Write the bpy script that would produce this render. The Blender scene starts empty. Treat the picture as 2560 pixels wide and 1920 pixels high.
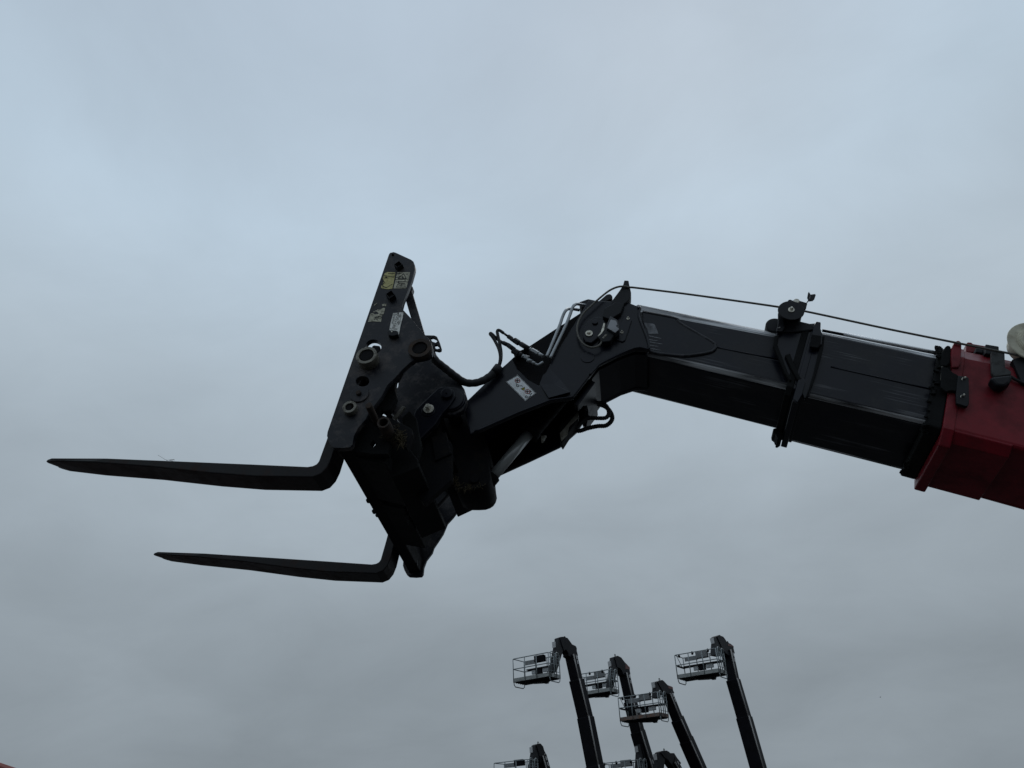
import bpy, bmesh, math, random
from mathutils import Vector, Matrix
from mathutils.geometry import tessellate_polygon

random.seed(7)
R = math.radians
scene = bpy.context.scene

# ------------------------------------------------------------------ camera
FPX = 1950.0                                  # focal length in photo pixels (2560 wide)
CAM = Vector((0, 0, 1.6))
ROT = Matrix(((0.9893445, 0.12596057, 0.07301637),
              (0.13475736, -0.60237347, -0.78675705),
              (-0.05511724, 0.78821325, -0.612929)))
cam = bpy.data.cameras.new('camera')
cam.sensor_width = 36.0
cam.lens = FPX / 2560.0 * 36.0
cam.clip_start = 0.05
cam.clip_end = 5000.0
camo = bpy.data.objects.new('camera', cam)
scene.collection.objects.link(camo)
camo.matrix_world = Matrix.Translation(CAM) @ ROT.to_4x4()
scene.camera = camo

# ------------------------------------------------------------------ sky and sun
SUN_EL, SUN_AZ = R(58), R(20)                 # behind the boom, high, veiled by cloud
world = bpy.data.worlds.new('World')
scene.world = world
world.use_nodes = True
nt = world.node_tree
nt.nodes.clear()
N = nt.nodes.new
LK = nt.links.new
wout = N('ShaderNodeOutputWorld')
bg = N('ShaderNodeBackground')
bg.inputs['Strength'].default_value = 1.0
LK(bg.outputs[0], wout.inputs[0])
sky = N('ShaderNodeTexSky')
sky.sky_type = 'NISHITA'
sky.sun_disc = False
sky.sun_elevation = SUN_EL
sky.sun_rotation = SUN_AZ
sky.air_density = 1.0
sky.dust_density = 4.0
skys = N('ShaderNodeVectorMath'); skys.operation = 'SCALE'
skys.inputs['Scale'].default_value = 0.05
LK(sky.outputs[0], skys.inputs[0])
tc = N('ShaderNodeTexCoord')
sep = N('ShaderNodeSeparateXYZ')
LK(tc.outputs['Generated'], sep.inputs[0])
ramp = N('ShaderNodeValToRGB')               # overcast: dark towards the horizon, pale overhead
els = ramp.color_ramp.elements
els[0].position = 0.0; els[0].color = (0.235, 0.275, 0.310, 1)
els[1].position = 1.0; els[1].color = (0.43, 0.52, 0.615, 1)
for p, c in ((0.20, (0.248, 0.288, 0.320)), (0.36, (0.303, 0.354, 0.396)), (0.48, (0.372, 0.438, 0.494)),
             (0.60, (0.428, 0.510, 0.582)), (0.74, (0.470, 0.578, 0.680)), (0.88, (0.440, 0.530, 0.628))):
    e = els.new(p); e.color = (*c, 1)
LK(sep.outputs['Z'], ramp.inputs[0])
# flat cloud layer: project the direction on a plane overhead
zc = N('ShaderNodeMath'); zc.operation = 'MAXIMUM'; zc.inputs[1].default_value = 0.06
LK(sep.outputs['Z'], zc.inputs[0])
zo = N('ShaderNodeMath'); zo.operation = 'ADD'; zo.inputs[1].default_value = 0.25
LK(zc.outputs[0], zo.inputs[0])
dx = N('ShaderNodeMath'); dx.operation = 'DIVIDE'
dy = N('ShaderNodeMath'); dy.operation = 'DIVIDE'
LK(sep.outputs['X'], dx.inputs[0]); LK(zo.outputs[0], dx.inputs[1])
LK(sep.outputs['Y'], dy.inputs[0]); LK(zo.outputs[0], dy.inputs[1])
cmb = N('ShaderNodeCombineXYZ')
LK(dx.outputs[0], cmb.inputs[0]); LK(dy.outputs[0], cmb.inputs[1])
def wnoise(scale, detail, rough, lo, hi, seed):
    mp = N('ShaderNodeMapping'); mp.inputs['Location'].default_value = (seed, seed * 0.7, seed * 1.3)
    mp.inputs['Scale'].default_value = (0.8, 1.0, 1.0)
    LK(cmb.outputs[0], mp.inputs[0])
    n = N('ShaderNodeTexNoise')
    n.inputs['Scale'].default_value = scale
    n.inputs['Detail'].default_value = detail
    n.inputs['Roughness'].default_value = rough
    n.inputs['Distortion'].default_value = 0.35
    LK(mp.outputs[0], n.inputs['Vector'])
    m = N('ShaderNodeMapRange')
    m.inputs['From Min'].default_value = 0.3; m.inputs['From Max'].default_value = 0.7
    m.inputs['To Min'].default_value = lo; m.inputs['To Max'].default_value = hi
    LK(n.outputs[0], m.inputs[0])
    return m
n1 = wnoise(1.5, 3, 0.5, 0.90, 1.10, 5.7)
n2 = wnoise(3.6, 7, 0.60, 0.945, 1.055, 8.4)
mm = N('ShaderNodeMath'); mm.operation = 'MULTIPLY'
LK(n1.outputs[0], mm.inputs[0]); LK(n2.outputs[0], mm.inputs[1])
cl = N('ShaderNodeVectorMath'); cl.operation = 'SCALE'
LK(ramp.outputs[0], cl.inputs[0]); LK(mm.outputs[0], cl.inputs['Scale'])
mix = N('ShaderNodeMix'); mix.data_type = 'RGBA'
mix.inputs[0].default_value = 0.03
LK(cl.outputs[0], mix.inputs[6]); LK(skys.outputs[0], mix.inputs[7])
LK(mix.outputs[2], bg.inputs[0])

sun = bpy.data.lights.new('sun', 'SUN')
sun.energy = 0.5
sun.angle = R(30)
sun.color = (1.0, 0.97, 0.92)
suno = bpy.data.objects.new('sun', sun)
scene.collection.objects.link(suno)
sdir = Vector((math.sin(SUN_AZ) * math.cos(SUN_EL), math.cos(SUN_AZ) * math.cos(SUN_EL), math.sin(SUN_EL)))
suno.rotation_euler = (-sdir).to_track_quat('-Z', 'Y').to_euler()

scene.view_settings.view_transform = 'Standard'
scene.view_settings.look = 'None'
scene.view_settings.gamma = 1.0
scene.view_settings.exposure = 0.0
scene.view_settings.use_curve_mapping = False
scene.render.film_transparent = False

# ------------------------------------------------------------------ materials
def mat(name, col, rough=0.5, metal=0.0, spec=0.4, dirt=None, dirt_scale=9.0, dirt_lo=0.5, dirt_hi=0.72,
        bump=0.0, bump_scale=60.0, vary=0.25, streak=None):
    m = bpy.data.materials.new(name)
    m.use_nodes = True
    t = m.node_tree
    b = t.nodes['Principled BSDF']
    b.inputs['Roughness'].default_value = rough
    b.inputs['Metallic'].default_value = metal
    b.inputs['Specular IOR Level'].default_value = spec
    tcn = t.nodes.new('ShaderNodeTexCoord')
    n = t.nodes.new('ShaderNodeTexNoise')
    n.inputs['Scale'].default_value = dirt_scale
    n.inputs['Detail'].default_value = 6
    n.inputs['Roughness'].default_value = 0.62
    t.links.new(tcn.outputs['Object'], n.inputs['Vector'])
    # base colour with a little variation
    va = t.nodes.new('ShaderNodeMapRange')
    va.inputs['From Min'].default_value = 0.3; va.inputs['From Max'].default_value = 0.7
    va.inputs['To Min'].default_value = 1 - vary; va.inputs['To Max'].default_value = 1 + vary
    t.links.new(n.outputs[0], va.inputs[0])
    sc = t.nodes.new('ShaderNodeVectorMath'); sc.operation = 'SCALE'
    sc.inputs[0].default_value = col
    t.links.new(va.outputs[0], sc.inputs['Scale'])
    last = sc.outputs[0]
    if dirt:
        n2_ = t.nodes.new('ShaderNodeTexNoise')
        n2_.inputs['Scale'].default_value = dirt_scale * 1.7
        n2_.inputs['Detail'].default_value = 8
        n2_.inputs['Roughness'].default_value = 0.7
        t.links.new(tcn.outputs['Object'], n2_.inputs['Vector'])
        mr = t.nodes.new('ShaderNodeMapRange')
        mr.inputs['From Min'].default_value = dirt_lo; mr.inputs['From Max'].default_value = dirt_hi
        t.links.new(n2_.outputs[0], mr.inputs[0])
        mx = t.nodes.new('ShaderNodeMix'); mx.data_type = 'RGBA'
        mx.inputs[7].default_value = (*dirt, 1)
        t.links.new(mr.outputs[0], mx.inputs[0]); t.links.new(last, mx.inputs[6])
        last = mx.outputs[2]
        rr = t.nodes.new('ShaderNodeMapRange')
        rr.inputs['To Min'].default_value = rough; rr.inputs['To Max'].default_value = min(1, rough + 0.35)
        t.links.new(mr.outputs[0], rr.inputs[0])
        t.links.new(rr.outputs[0], b.inputs['Roughness'])
    if streak:                               # long scrape marks: (colour, lo, hi) in the UV of a boom section
        sc_col, lo, hi = streak
        uv = t.nodes.new('ShaderNodeUVMap')
        mp = t.nodes.new('ShaderNodeMapping'); mp.inputs['Scale'].default_value = (2.2, 110, 1)
        t.links.new(uv.outputs[0], mp.inputs[0])
        ns = t.nodes.new('ShaderNodeTexNoise'); ns.inputs['Scale'].default_value = 1.0
        ns.inputs['Detail'].default_value = 6; ns.inputs['Roughness'].default_value = 0.65
        t.links.new(mp.outputs[0], ns.inputs['Vector'])
        mp2 = t.nodes.new('ShaderNodeMapping'); mp2.inputs['Scale'].default_value = (3.0, 9, 1)
        t.links.new(uv.outputs[0], mp2.inputs[0])
        nb = t.nodes.new('ShaderNodeTexNoise'); nb.inputs['Scale'].default_value = 1.0; nb.inputs['Detail'].default_value = 2
        t.links.new(mp2.outputs[0], nb.inputs['Vector'])
        ad = t.nodes.new('ShaderNodeMath'); ad.operation = 'ADD'
        t.links.new(ns.outputs[0], ad.inputs[0]); t.links.new(nb.outputs[0], ad.inputs[1])
        ms = t.nodes.new('ShaderNodeMapRange')
        ms.inputs['From Min'].default_value = lo; ms.inputs['From Max'].default_value = hi
        t.links.new(ad.outputs[0], ms.inputs[0])
        mx = t.nodes.new('ShaderNodeMix'); mx.data_type = 'RGBA'
        mx.inputs[7].default_value = (*sc_col, 1)
        t.links.new(ms.outputs[0], mx.inputs[0]); t.links.new(last, mx.inputs[6])
        last = mx.outputs[2]
    t.links.new(last, b.inputs['Base Color'])
    if bump:
        nb_ = t.nodes.new('ShaderNodeTexNoise')
        nb_.inputs['Scale'].default_value = bump_scale; nb_.inputs['Detail'].default_value = 5
        t.links.new(tcn.outputs['Object'], nb_.inputs['Vector'])
        bp = t.nodes.new('ShaderNodeBump'); bp.inputs['Strength'].default_value = bump
        bp.inputs['Distance'].default_value = 0.003
        t.links.new(nb_.outputs[0], bp.inputs['Height'])
        t.links.new(bp.outputs[0], b.inputs['Normal'])
    return m

BLK = (0.0046, 0.0056, 0.0120)
M = {}
M['paint'] = mat('black_boom_paint', BLK, 0.30, spec=0.25, dirt=(0.028, 0.026, 0.028), dirt_lo=0.56, dirt_hi=0.8, bump=0.06)
M['tube'] = mat('black_boom_tube_paint', BLK, 0.30, spec=0.25, streak=((0.17, 0.175, 0.19), 1.10, 1.42), dirt=(0.035, 0.033, 0.033), dirt_scale=3.5, dirt_lo=0.5, dirt_hi=0.8, bump=0.7, bump_scale=7)
M['scrape'] = mat('scraped_boom_edge', (0.012, 0.0125, 0.016), 0.42, spec=0.4, streak=((0.66, 0.67, 0.69), 0.82, 1.10), bump=0.1)
M['carriage'] = mat('worn_black_carriage_paint', (0.0055, 0.0063, 0.0115), 0.42, spec=0.30, dirt=(0.12, 0.105, 0.10), dirt_scale=9,
                    dirt_lo=0.50, dirt_hi=0.76, bump=0.25, bump_scale=45)
M['dusty'] = mat('dusty_black_steel', (0.0055, 0.0055, 0.007), 0.7, spec=0.12, dirt=(0.022, 0.019, 0.016), dirt_scale=14, bump=0.3)
M['fork'] = mat('dark_forged_fork_steel', (0.009, 0.008, 0.009), 0.5, spec=0.24, dirt=(0.042, 0.025, 0.021), dirt_scale=6, bump=0.2)
M['rust'] = mat('rusty_worn_steel', (0.035, 0.028, 0.024), 0.7, spec=0.25, dirt=(0.085, 0.055, 0.04), dirt_scale=30, dirt_lo=0.45, bump=0.4)
M['steel'] = mat('bare_ring_steel', (0.20, 0.19, 0.16), 0.5, metal=0.3, dirt=(0.05, 0.04, 0.03), dirt_scale=40)
M['zinc'] = mat('zinc_plated_fastener', (0.75, 0.72, 0.62), 0.4, metal=0.3, dirt=(0.09, 0.07, 0.05), dirt_scale=60)
M['pipe'] = mat('galvanised_hydraulic_pipe', (0.34, 0.36, 0.375), 0.4, metal=0.55)
M['chrome'] = mat('chrome_rod', (0.46, 0.48, 0.48), 0.32, metal=0.35, vary=0.05)
M['rubber'] = mat('black_hose_rubber', (0.012, 0.0125, 0.015), 0.6, spec=0.3)
M['cable'] = mat('dull_grey_cable', (0.13, 0.125, 0.11), 0.6)
M['plastic'] = mat('black_plastic', (0.009, 0.010, 0.013), 0.5, spec=0.22)
M['sensor'] = mat('grey_sensor_housing', (0.045, 0.047, 0.053), 0.5)
M['red'] = mat('red_boom_paint', (0.215, 0.013, 0.022), 0.34, spec=0.20, dirt=(0.075, 0.012, 0.015), dirt_scale=4, dirt_lo=0.44, dirt_hi=0.74, bump=0.04, vary=0.12)
M['grey'] = mat('grey_strap_steel', (0.045, 0.047, 0.047), 0.7, dirt=(0.025, 0.02, 0.02), dirt_scale=20)
M['reel'] = mat('grey_cable_reel_plastic', (0.58, 0.55, 0.43), 0.5, dirt=(0.38, 0.34, 0.25), dirt_scale=18)
M['grease_and_shade'] = mat('black_grease_and_shade', (0.008, 0.0085, 0.009), 0.8, spec=0.15, bump=0.9, bump_scale=25)  # greasy grime; also shade put into the colour of hidden carriage members
M['white'] = mat('white_sticker', (0.84, 0.87, 0.89), 0.55, dirt=(0.5, 0.49, 0.45), dirt_scale=25)
M['cream'] = mat('dirty_cream_sticker', (0.50, 0.48, 0.37), 0.6, dirt=(0.06, 0.055, 0.045), dirt_scale=45, dirt_lo=0.5, dirt_hi=0.66)
M['yellow'] = mat('yellow_warning_sticker', (0.55, 0.50, 0.22), 0.6, dirt=(0.22, 0.20, 0.09), dirt_scale=35)
M['platealu'] = mat('aluminium_type_plate', (0.72, 0.72, 0.68), 0.5, metal=0.1, dirt=(0.36, 0.34, 0.29), dirt_scale=50)
M['ink'] = mat('black_print', (0.014, 0.014, 0.016), 0.6)
M['inkred'] = mat('red_print', (0.30, 0.03, 0.03), 0.6)
M['inkyellow'] = mat('yellow_print', (0.50, 0.42, 0.04), 0.6)
M['straw'] = mat('dry_straw', (0.075, 0.058, 0.03), 0.9, vary=0.5)
M['rail'] = mat('galvanised_basket_rail', (0.25, 0.28, 0.29), 0.5, metal=0.25)
M['toe'] = mat('grey_toe_board', (0.36, 0.375, 0.365), 0.6, dirt=(0.12, 0.12, 0.11), dirt_scale=3)
M['toebrown'] = mat('orange_brown_toe_board', (0.20, 0.10, 0.065), 0.6, dirt=(0.17, 0.17, 0.165), dirt_scale=5, dirt_lo=0.40, dirt_hi=0.62)
M['liftblack'] = mat('black_lift_boom_paint', (0.006, 0.006, 0.009), 0.55, spec=0.12, vary=0.4, dirt_scale=3)
M['liftgrey'] = mat('dark_grey_lift_jib', (0.016, 0.0165, 0.019), 0.55, spec=0.15, vary=0.3, dirt_scale=2)
M['panel'] = mat('grey_control_box', (0.25, 0.26, 0.265), 0.6)
M['panelpale'] = mat('pale_side_box', (0.50, 0.52, 0.53), 0.6)
M['liftred'] = mat('red_lift_knuckle', (0.10, 0.022, 0.018), 0.5)
M['hosepale'] = mat('pale_grey_pipe_on_lift', (0.34, 0.33, 0.32), 0.5)
M['label'] = mat('white_lift_label', (0.5, 0.5, 0.5), 0.6)
M['redhood'] = mat('red_machine_roof_paint', (0.22, 0.03, 0.018), 0.45)
M['glass'] = mat('dark_cab_glass', (0.02, 0.025, 0.03), 0.08, spec=0.5)
M['tyre'] = mat('black_tyre', (0.02, 0.02, 0.02), 0.8)

# ------------------------------------------------------------------ geometry helpers
Y0 = 2.316                                    # lateral distance of the near fork's side from the camera
def rayw(px, py):
    return ROT @ Vector((px - 1280.0, 960.0 - py, -FPX))
def P(p, w):
    """point of the photo's machine planes: w metres beyond the near fork's side face"""
    d = rayw(*p)
    return CAM + d * ((Y0 + w) / d.y)
def on_plane(p, o, n):
    d = rayw(*p)
    return CAM + d * ((o - CAM).dot(n) / d.dot(n))
def proj(v):
    c = ROT.transposed() @ (v - CAM)
    return (1280 + FPX * c.x / -c.z, 960 - FPX * c.y / -c.z)
def zoom(x0, y0, s):
    return lambda *pts: [(x0 + s * x, y0 + s * y) for x, y in pts]
zA = zoom(780, 600, 0.2170)
zB = zoom(780, 920, 0.2170)
zC = zoom(860, 1160, 0.18083)
zD = zoom(1140, 660, 0.23508)
zE = zoom(1480, 660, 0.25316)
zF = zoom(1860, 680, 0.36157)
zG = zoom(1120, 960, 0.19892)
zH = zoom(80, 1100, 0.37071)
zI = zoom(2300, 780, 0.12054)
zJ = zoom(1880, 720, 0.10848)                 # roller
zK = zoom(1900, 900, 0.13863)                 # collar underside
zN = zoom(2220, 820, 0.12658)                 # red end, upper
zO = zoom(2220, 1020, 0.16276)                # red end, lower
zQ = zoom(1220, 800, 0.09643)                 # fittings
z1 = zoom(1240, 1560, 0.14467)
z2 = zoom(1500, 1600, 0.14467)
z3 = zoom(1640, 1560, 0.14467)
z4 = zoom(1200, 1760, 0.25316)

col = scene.collection
class MB:
    def __init__(s):
        s.v = []; s.f = []; s.mi = []; s.sm = []; s.uv = {}
    def add(s, verts, faces, mi=0, smooth=False):
        o = len(s.v)
        s.v += [Vector(v) for v in verts]
        for f in faces:
            s.f.append([o + i for i in f]); s.mi.append(mi); s.sm.append(smooth)
    def prism(s, poly, y0, y1, holes=(), mi=0):
        """poly: (x, z) outline, extruded along world Y"""
        s.extrude([Vector((x, y0, z)) for x, z in poly], Vector((0, y1 - y0, 0)),
                  [[Vector((x, y0, z)) for x, z in h] for h in holes], mi)
    def extrude(s, loop, d, holes=(), mi=0):
        nrm = Vector((0, 0, 0))
        for a, b in zip(loop, loop[1:] + loop[:1]):
            nrm += a.cross(b)
        if nrm.dot(d) > 0:
            loop = loop[::-1]
        loops = [loop]
        for h in holes:
            hn = Vector((0, 0, 0))
            for a, b in zip(h, h[1:] + h[:1]):
                hn += a.cross(b)
            loops.append(h if hn.dot(d) > 0 else h[::-1])
        base = len(s.v)
        flat = [p for l in loops for p in l]
        n = len(flat)
        s.v += flat + [p + d for p in flat]
        if holes:
            tris = tessellate_polygon(loops)
            ref = sum(((flat[t[1]] - flat[t[0]]).cross(flat[t[2]] - flat[t[0]]) for t in tris), Vector())
            caps = [list(t) if ref.dot(d) < 0 else list(t)[::-1] for t in tris]
        else:
            caps = [list(range(n))]
        for t in caps:
            s.f.append([base + i for i in t]); s.mi.append(mi); s.sm.append(False)
            s.f.append([base + n + i for i in reversed(t)]); s.mi.append(mi); s.sm.append(False)
        k = 0
        for l in loops:
            m = len(l)
            for i in range(m):
                a, b = k + i, k + (i + 1) % m
                s.f.append([base + b, base + a, base + n + a, base + n + b]); s.mi.append(mi); s.sm.append(len(l) > 14)
            k += m
    def box(s, c, ax, ay, az, mi=0):
        """c centre, half-axis vectors"""
        vs = [c + ax * i + ay * j + az * k for i in (-1, 1) for j in (-1, 1) for k in (-1, 1)]
        s.add(vs, [(0, 1, 3, 2), (4, 6, 7, 5), (0, 4, 5, 1), (2, 3, 7, 6), (0, 2, 6, 4), (1, 5, 7, 3)], mi)
    def tube(s, pts, r, n=10, caps=True, mi=0, smooth=True):
        pts = [Vector(p) for p in pts]
        rs = r if isinstance(r, (list, tuple)) else [r] * len(pts)
        rings = []
        up = None
        for i, p in enumerate(pts):
            t = (pts[min(i + 1, len(pts) - 1)] - pts[max(i - 1, 0)]).normalized()
            if up is None:
                up = t.orthogonal().normalized()
            else:
                up = (up - t * up.dot(t)).normalized()
            b = t.cross(up)
            rings.append([p + (up * math.cos(2 * math.pi * k / n) + b * math.sin(2 * math.pi * k / n)) * rs[i] for k in range(n)])
        vs = [v for rg in rings for v in rg]
        fs = []
        for i in range(len(rings) - 1):
            for k in range(n):
                a = i * n + k; b2 = i * n + (k + 1) % n
                fs.append((a, b2, b2 + n, a + n))
        s.add(vs, fs, mi, smooth)
        if caps:
            o = len(s.v) - len(vs)
            s.f.append([o + k for k in reversed(range(n))]); s.mi.append(mi); s.sm.append(False)
            s.f.append([o + (len(rings) - 1) * n + k for k in range(n)]); s.mi.append(mi); s.sm.append(False)
    def build(s, name, mats, parent=None, bevel=0.0, seg=2, props=None):
        me = bpy.data.meshes.new(name)
        org = Vector((0, 0, 0))
        if parent is not None:
            q = parent
            while q is not None:
                org += q.location; q = q.parent
            loc = Vector((0, 0, 0))
        else:
            loc = Vector((sum(v.x for v in s.v) / len(s.v), sum(v.y for v in s.v) / len(s.v), min(v.z for v in s.v)))
            org = loc
        me.from_pydata([v - org for v in s.v], [], s.f)
        mats = mats if isinstance(mats, (list, tuple)) else [mats]
        for m in mats:
            me.materials.append(m)
        for p, mi, sm in zip(me.polygons, s.mi, s.sm):
            p.material_index = mi; p.use_smooth = sm
        if s.uv:
            lay = me.uv_layers.new(name='UVMap')
            for p in me.polygons:
                for li in p.loop_indices:
                    lay.data[li].uv = s.uv.get((p.index, me.loops[li].vertex_index), s.uv.get(me.loops[li].vertex_index, (0, 0)))
        me.update()
        o = bpy.data.objects.new(name, me)
        o.location = loc
        col.objects.link(o)
        if parent is not None:
            o.parent = parent
        if bevel:
            b = o.modifiers.new('bevel', 'BEVEL')
            b.width = bevel; b.segments = seg; b.limit_method = 'ANGLE'; b.angle_limit = R(28)
            b.harden_normals = False
        if props:
            for k, v in props.items():
                o[k] = v
        return o

def thing(name, loc, label, cat, group=None):
    o = bpy.data.objects.new(name, None)
    o.empty_display_size = 0.2
    col.objects.link(o)
    o.location = loc
    o['label'] = label; o['category'] = cat
    if group:
        o['group'] = group
    return o
def xz(pts, w):
    r = []
    for p in pts:
        q = P(p, w); r.append((q.x, q.z))
    return r
def plate(name, pts, w, t, m, parent, holes=(), bevel=0.003, wref=None):
    """plate traced on plane w (its near face), t metres thick away from the camera"""
    mb = MB()
    wr = w if wref is None else wref
    mb.prism(xz(pts, wr), Y0 + w, Y0 + w + t, [xz(h, wr) for h in holes])
    return mb.build(name, m, parent, bevel)
def circ(c, r, n=28):
    return [(c[0] + r * math.cos(2 * math.pi * k / n), c[1] + r * math.sin(2 * math.pi * k / n)) for k in range(n)]
def disc(name, c, w, r, t, m, parent, hole=0.0, bevel=0.0025, n=32):
    """round boss with lateral axis; c photo point of its near face, r metres"""
    q = P(c, w)
    mb = MB()
    mb.prism(circ((q.x, q.z), r, n), Y0 + w, Y0 + w + t, [circ((q.x, q.z), hole, n)] if hole else ())
    return mb.build(name, m, parent, bevel)
def pipe(name, pts, w, r, m, parent, n=10, sub=5):
    """pts photo points; w one number or one per point; smoothed with Catmull-Rom"""
    ws = w if isinstance(w, (list, tuple)) else [w] * len(pts)
    p3 = [P(p, q) for p, q in zip(pts, ws)]
    mb = MB()
    mb.tube(smooth_path(p3, sub), r, n)
    return mb.build(name, m, parent)
def smooth_path(p, sub=5):
    if len(p) < 3:
        return p
    out = []
    q = [p[0] * 2 - p[1]] + list(p) + [p[-1] * 2 - p[-2]]
    for i in range(1, len(q) - 2):
        for k in range(sub):
            t = k / sub
            a, b, c, d = q[i - 1], q[i], q[i + 1], q[i + 2]
            out.append(0.5 * ((2 * b) + (c - a) * t + (2 * a - 5 * b + 4 * c - d) * t * t + (3 * b - a - 3 * c + d) * t ** 3))
    out.append(p[-1])
    return out
def ribbed(name, pts, w, r, pitch, m, parent, amp=0.12):
    """corrugated hose"""
    ws = w if isinstance(w, (list, tuple)) else [w] * len(pts)
    path = smooth_path([P(p, q) for p, q in zip(pts, ws)], 40)
    cum = [0]
    for a, b in zip(path, path[1:]):
        cum.append(cum[-1] + (b - a).length)
    step = pitch / 4
    L = cum[-1]
    res = []; rr = []
    k = 0
    s = 0.0
    j = 0
    while s <= L:
        while j < len(cum) - 2 and cum[j + 1] < s:
            j += 1
        f = (s - cum[j]) / max(1e-9, cum[j + 1] - cum[j])
        res.append(path[j].lerp(path[j + 1], f))
        rr.append(r * (1 + (amp if k % 4 in (0, 1) else -amp)))
        s += step; k += 1
    mb = MB()
    mb.tube(res, rr, 12, smooth=True)
    return mb.build(name, m, parent)
def hexbar(mb, a, b, r, n=6):
    mb.tube([a, b], r, n, smooth=n > 8)
def bolt(c, w, r, parent, m='zinc', washer=True, h=0.010):
    """washer plate with a hex head on it, lateral axis; protrudes towards the camera from plane w"""
    root = None
    if washer:
        root = disc('washer', c, w - 0.003, r, 0.004, M[m], parent, bevel=0.001, n=28)
    q = P(c, w)
    mb = MB()
    mb.prism(circ((q.x, q.z), r * 0.56, 6), Y0 + w - 0.003 - h, Y0 + w - 0.002)
    mb.prism(circ((q.x, q.z), r * 0.40, 16), Y0 + w - 0.006 - h, Y0 + w - 0.003 - h + 0.001)
    return mb.build('bolt_head', M[m], root or parent, 0.0012)

# ------------------------------------------------------------------ ground
mb = MB()
mb.add([(-3000, -3000, 0), (3000, -3000, 0), (3000, 3000, 0), (-3000, 3000, 0)], [(0, 1, 2, 3)])
g = mb.build('ground', mat('asphalt_yard', (0.036, 0.036, 0.036), 0.9, dirt=(0.05, 0.048, 0.044), dirt_scale=0.4, bump=0.3), None)
g['kind'] = 'structure'

# ------------------------------------------------------------------ telescopic boom
boom_at = P((2450, 1150), 0.5)
boom = thing('telescopic_boom', boom_at, 'black telescopic boom with cranked head and red outer section', 'boom')
WN, WT = 0.30, 0.395                          # head: near side plane, total width

class Section:
    """straight boom section from four traced edge lines (top silhouette, upper bend, lower bend, underside)"""
    def __init__(s, T, A, B, C, wn, wf, ct, cb):
        s.wn, s.wf, s.ct, s.cb = wn, wf, ct, cb
        a0, a1 = P(A[0], wn), P(A[1], wn)
        b0, b1 = P(B[0], wn), P(B[1], wn)
        s.a = ((a1 - a0).normalized() + (b1 - b0).normalized()).normalized()
        s.a.y = 0; s.a.normalize()
        s.n = Vector((-s.a.z, 0, s.a.x))
        s.o = Vector((a0.x, 0, a0.z))
        s.l = []
        for (p, q), w in ((T, wn + ct), (A, wn), (B, wn), (C, wn + cb)):
            u, v = P(p, w) - s.o, P(q, w) - s.o
            su, sv = u.dot(s.a), v.dot(s.a)
            nu, nv = u.dot(s.n), v.dot(s.n)
            s.l.append((su, nu, (nv - nu) / (sv - su)))
    def off(s, k, t):
        su, nu, g_ = s.l[k]
        return nu + g_ * (t - su)
    def s_of(s, p, w=None):
        return (P(p, s.wn if w is None else w) - s.o).dot(s.a)
    def prof(s, t, d=0.0, db=None):
        db = d if db is None else db
        nT, nA, nB, nC = (s.off(k, t) for k in range(4))
        nT += d; nC -= db
        yn, yf = Y0 + s.wn - d, Y0 + s.wf + d
        pts = [(nT, yn + s.ct), (nA, yn), (nB, yn), (nC, yn + s.cb), (nC, yf - s.cb), (nB, yf), (nA, yf), (nT, yf - s.ct)]
        base = s.o + s.a * t
        return [Vector((base.x + s.n.x * n_, y, base.z + s.n.z * n_)) for n_, y in pts]
    def solid(s, name, t0, t1, mats, parent, d=0.0, db=None, bevel=0.012, mi=(0,) * 8, steps=1):
        mb = MB()
        rings = [s.prof(t0 + (t1 - t0) * i / steps, d, db) for i in range(steps + 1)]
        pr = rings[0]
        vv = [0]
        for i in range(8):
            vv.append(vv[-1] + (pr[(i + 1) % 8] - pr[i]).length)
        for i, rg in enumerate(rings):
            for k, p in enumerate(rg):
                mb.v.append(p)
                mb.uv[i * 8 + k] = ((t1 - t0) * i / steps, vv[k])
        for i in range(steps):
            for k in range(8):
                a, b = i * 8 + k, i * 8 + (k + 1) % 8
                mb.f.append([a, b, b + 8, a + 8]); mb.mi.append(mi[k]); mb.sm.append(False)
                if k == 7:
                    fi = len(mb.f) - 1
                    mb.uv[(fi, b)] = ((t1 - t0) * i / steps, vv[8]); mb.uv[(fi, b + 8)] = ((t1 - t0) * (i + 1) / steps, vv[8])
        mb.f.append(list(range(8))[::-1]); mb.mi.append(0); mb.sm.append(False)
        mb.f.append([steps * 8 + k for k in range(8)]); mb.mi.append(0); mb.sm.append(False)
        return mb.build(name, mats, parent, bevel, 3)

TB = (0, 1, 0, 1, 0, 1, 0, 1)                 # chamfers are the scraped faces: T-A, B-C
MI = (1, 0, 1, 0, 1, 0, 1, 0)
inner = Section(zE((480, 400), (1720, 655)), zE((480, 474), (1800, 722)), zE((560, 868), (1930, 1182)), zE((570, 925), (1900, 1245)),
                0.355, 0.355 + 0.325, 0.022, 0.022)
mid = Section(zF((545, 417), (1360, 580)), zF((545, 430), (1350, 603)), zF((490, 850), (1300, 1040)), zF((490, 880), (1300, 1068)),
              0.335, 0.335 + 0.364, 0.022, 0.022)
outer = Section(zF((1500, 540), (1936, 628)), zF((1490, 590), (1936, 684)), zF((1410, 1088), (1936, 1222)), zF((1405, 1132), (1936, 1262)),
                0.305, 0.305 + 0.390, 0.05, 0.032)
TM = [M['tube'], M['scrape']]
i0, i1 = inner.s_of((1560, 830)), inner.s_of((2000, 900))
inner.solid('inner_boom_section', i0, i1 + 0.3, TM, boom, mi=MI, bevel=0.008)
m0, m1 = mid.s_of(zF((400, 600))[0]), mid.s_of(zF((1400, 800))[0])
mid.solid('middle_boom_section', m0, m1 + 0.4, TM, boom, mi=MI, bevel=0.008)
r0 = outer.s_of(zF((1440, 800))[0])
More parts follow.
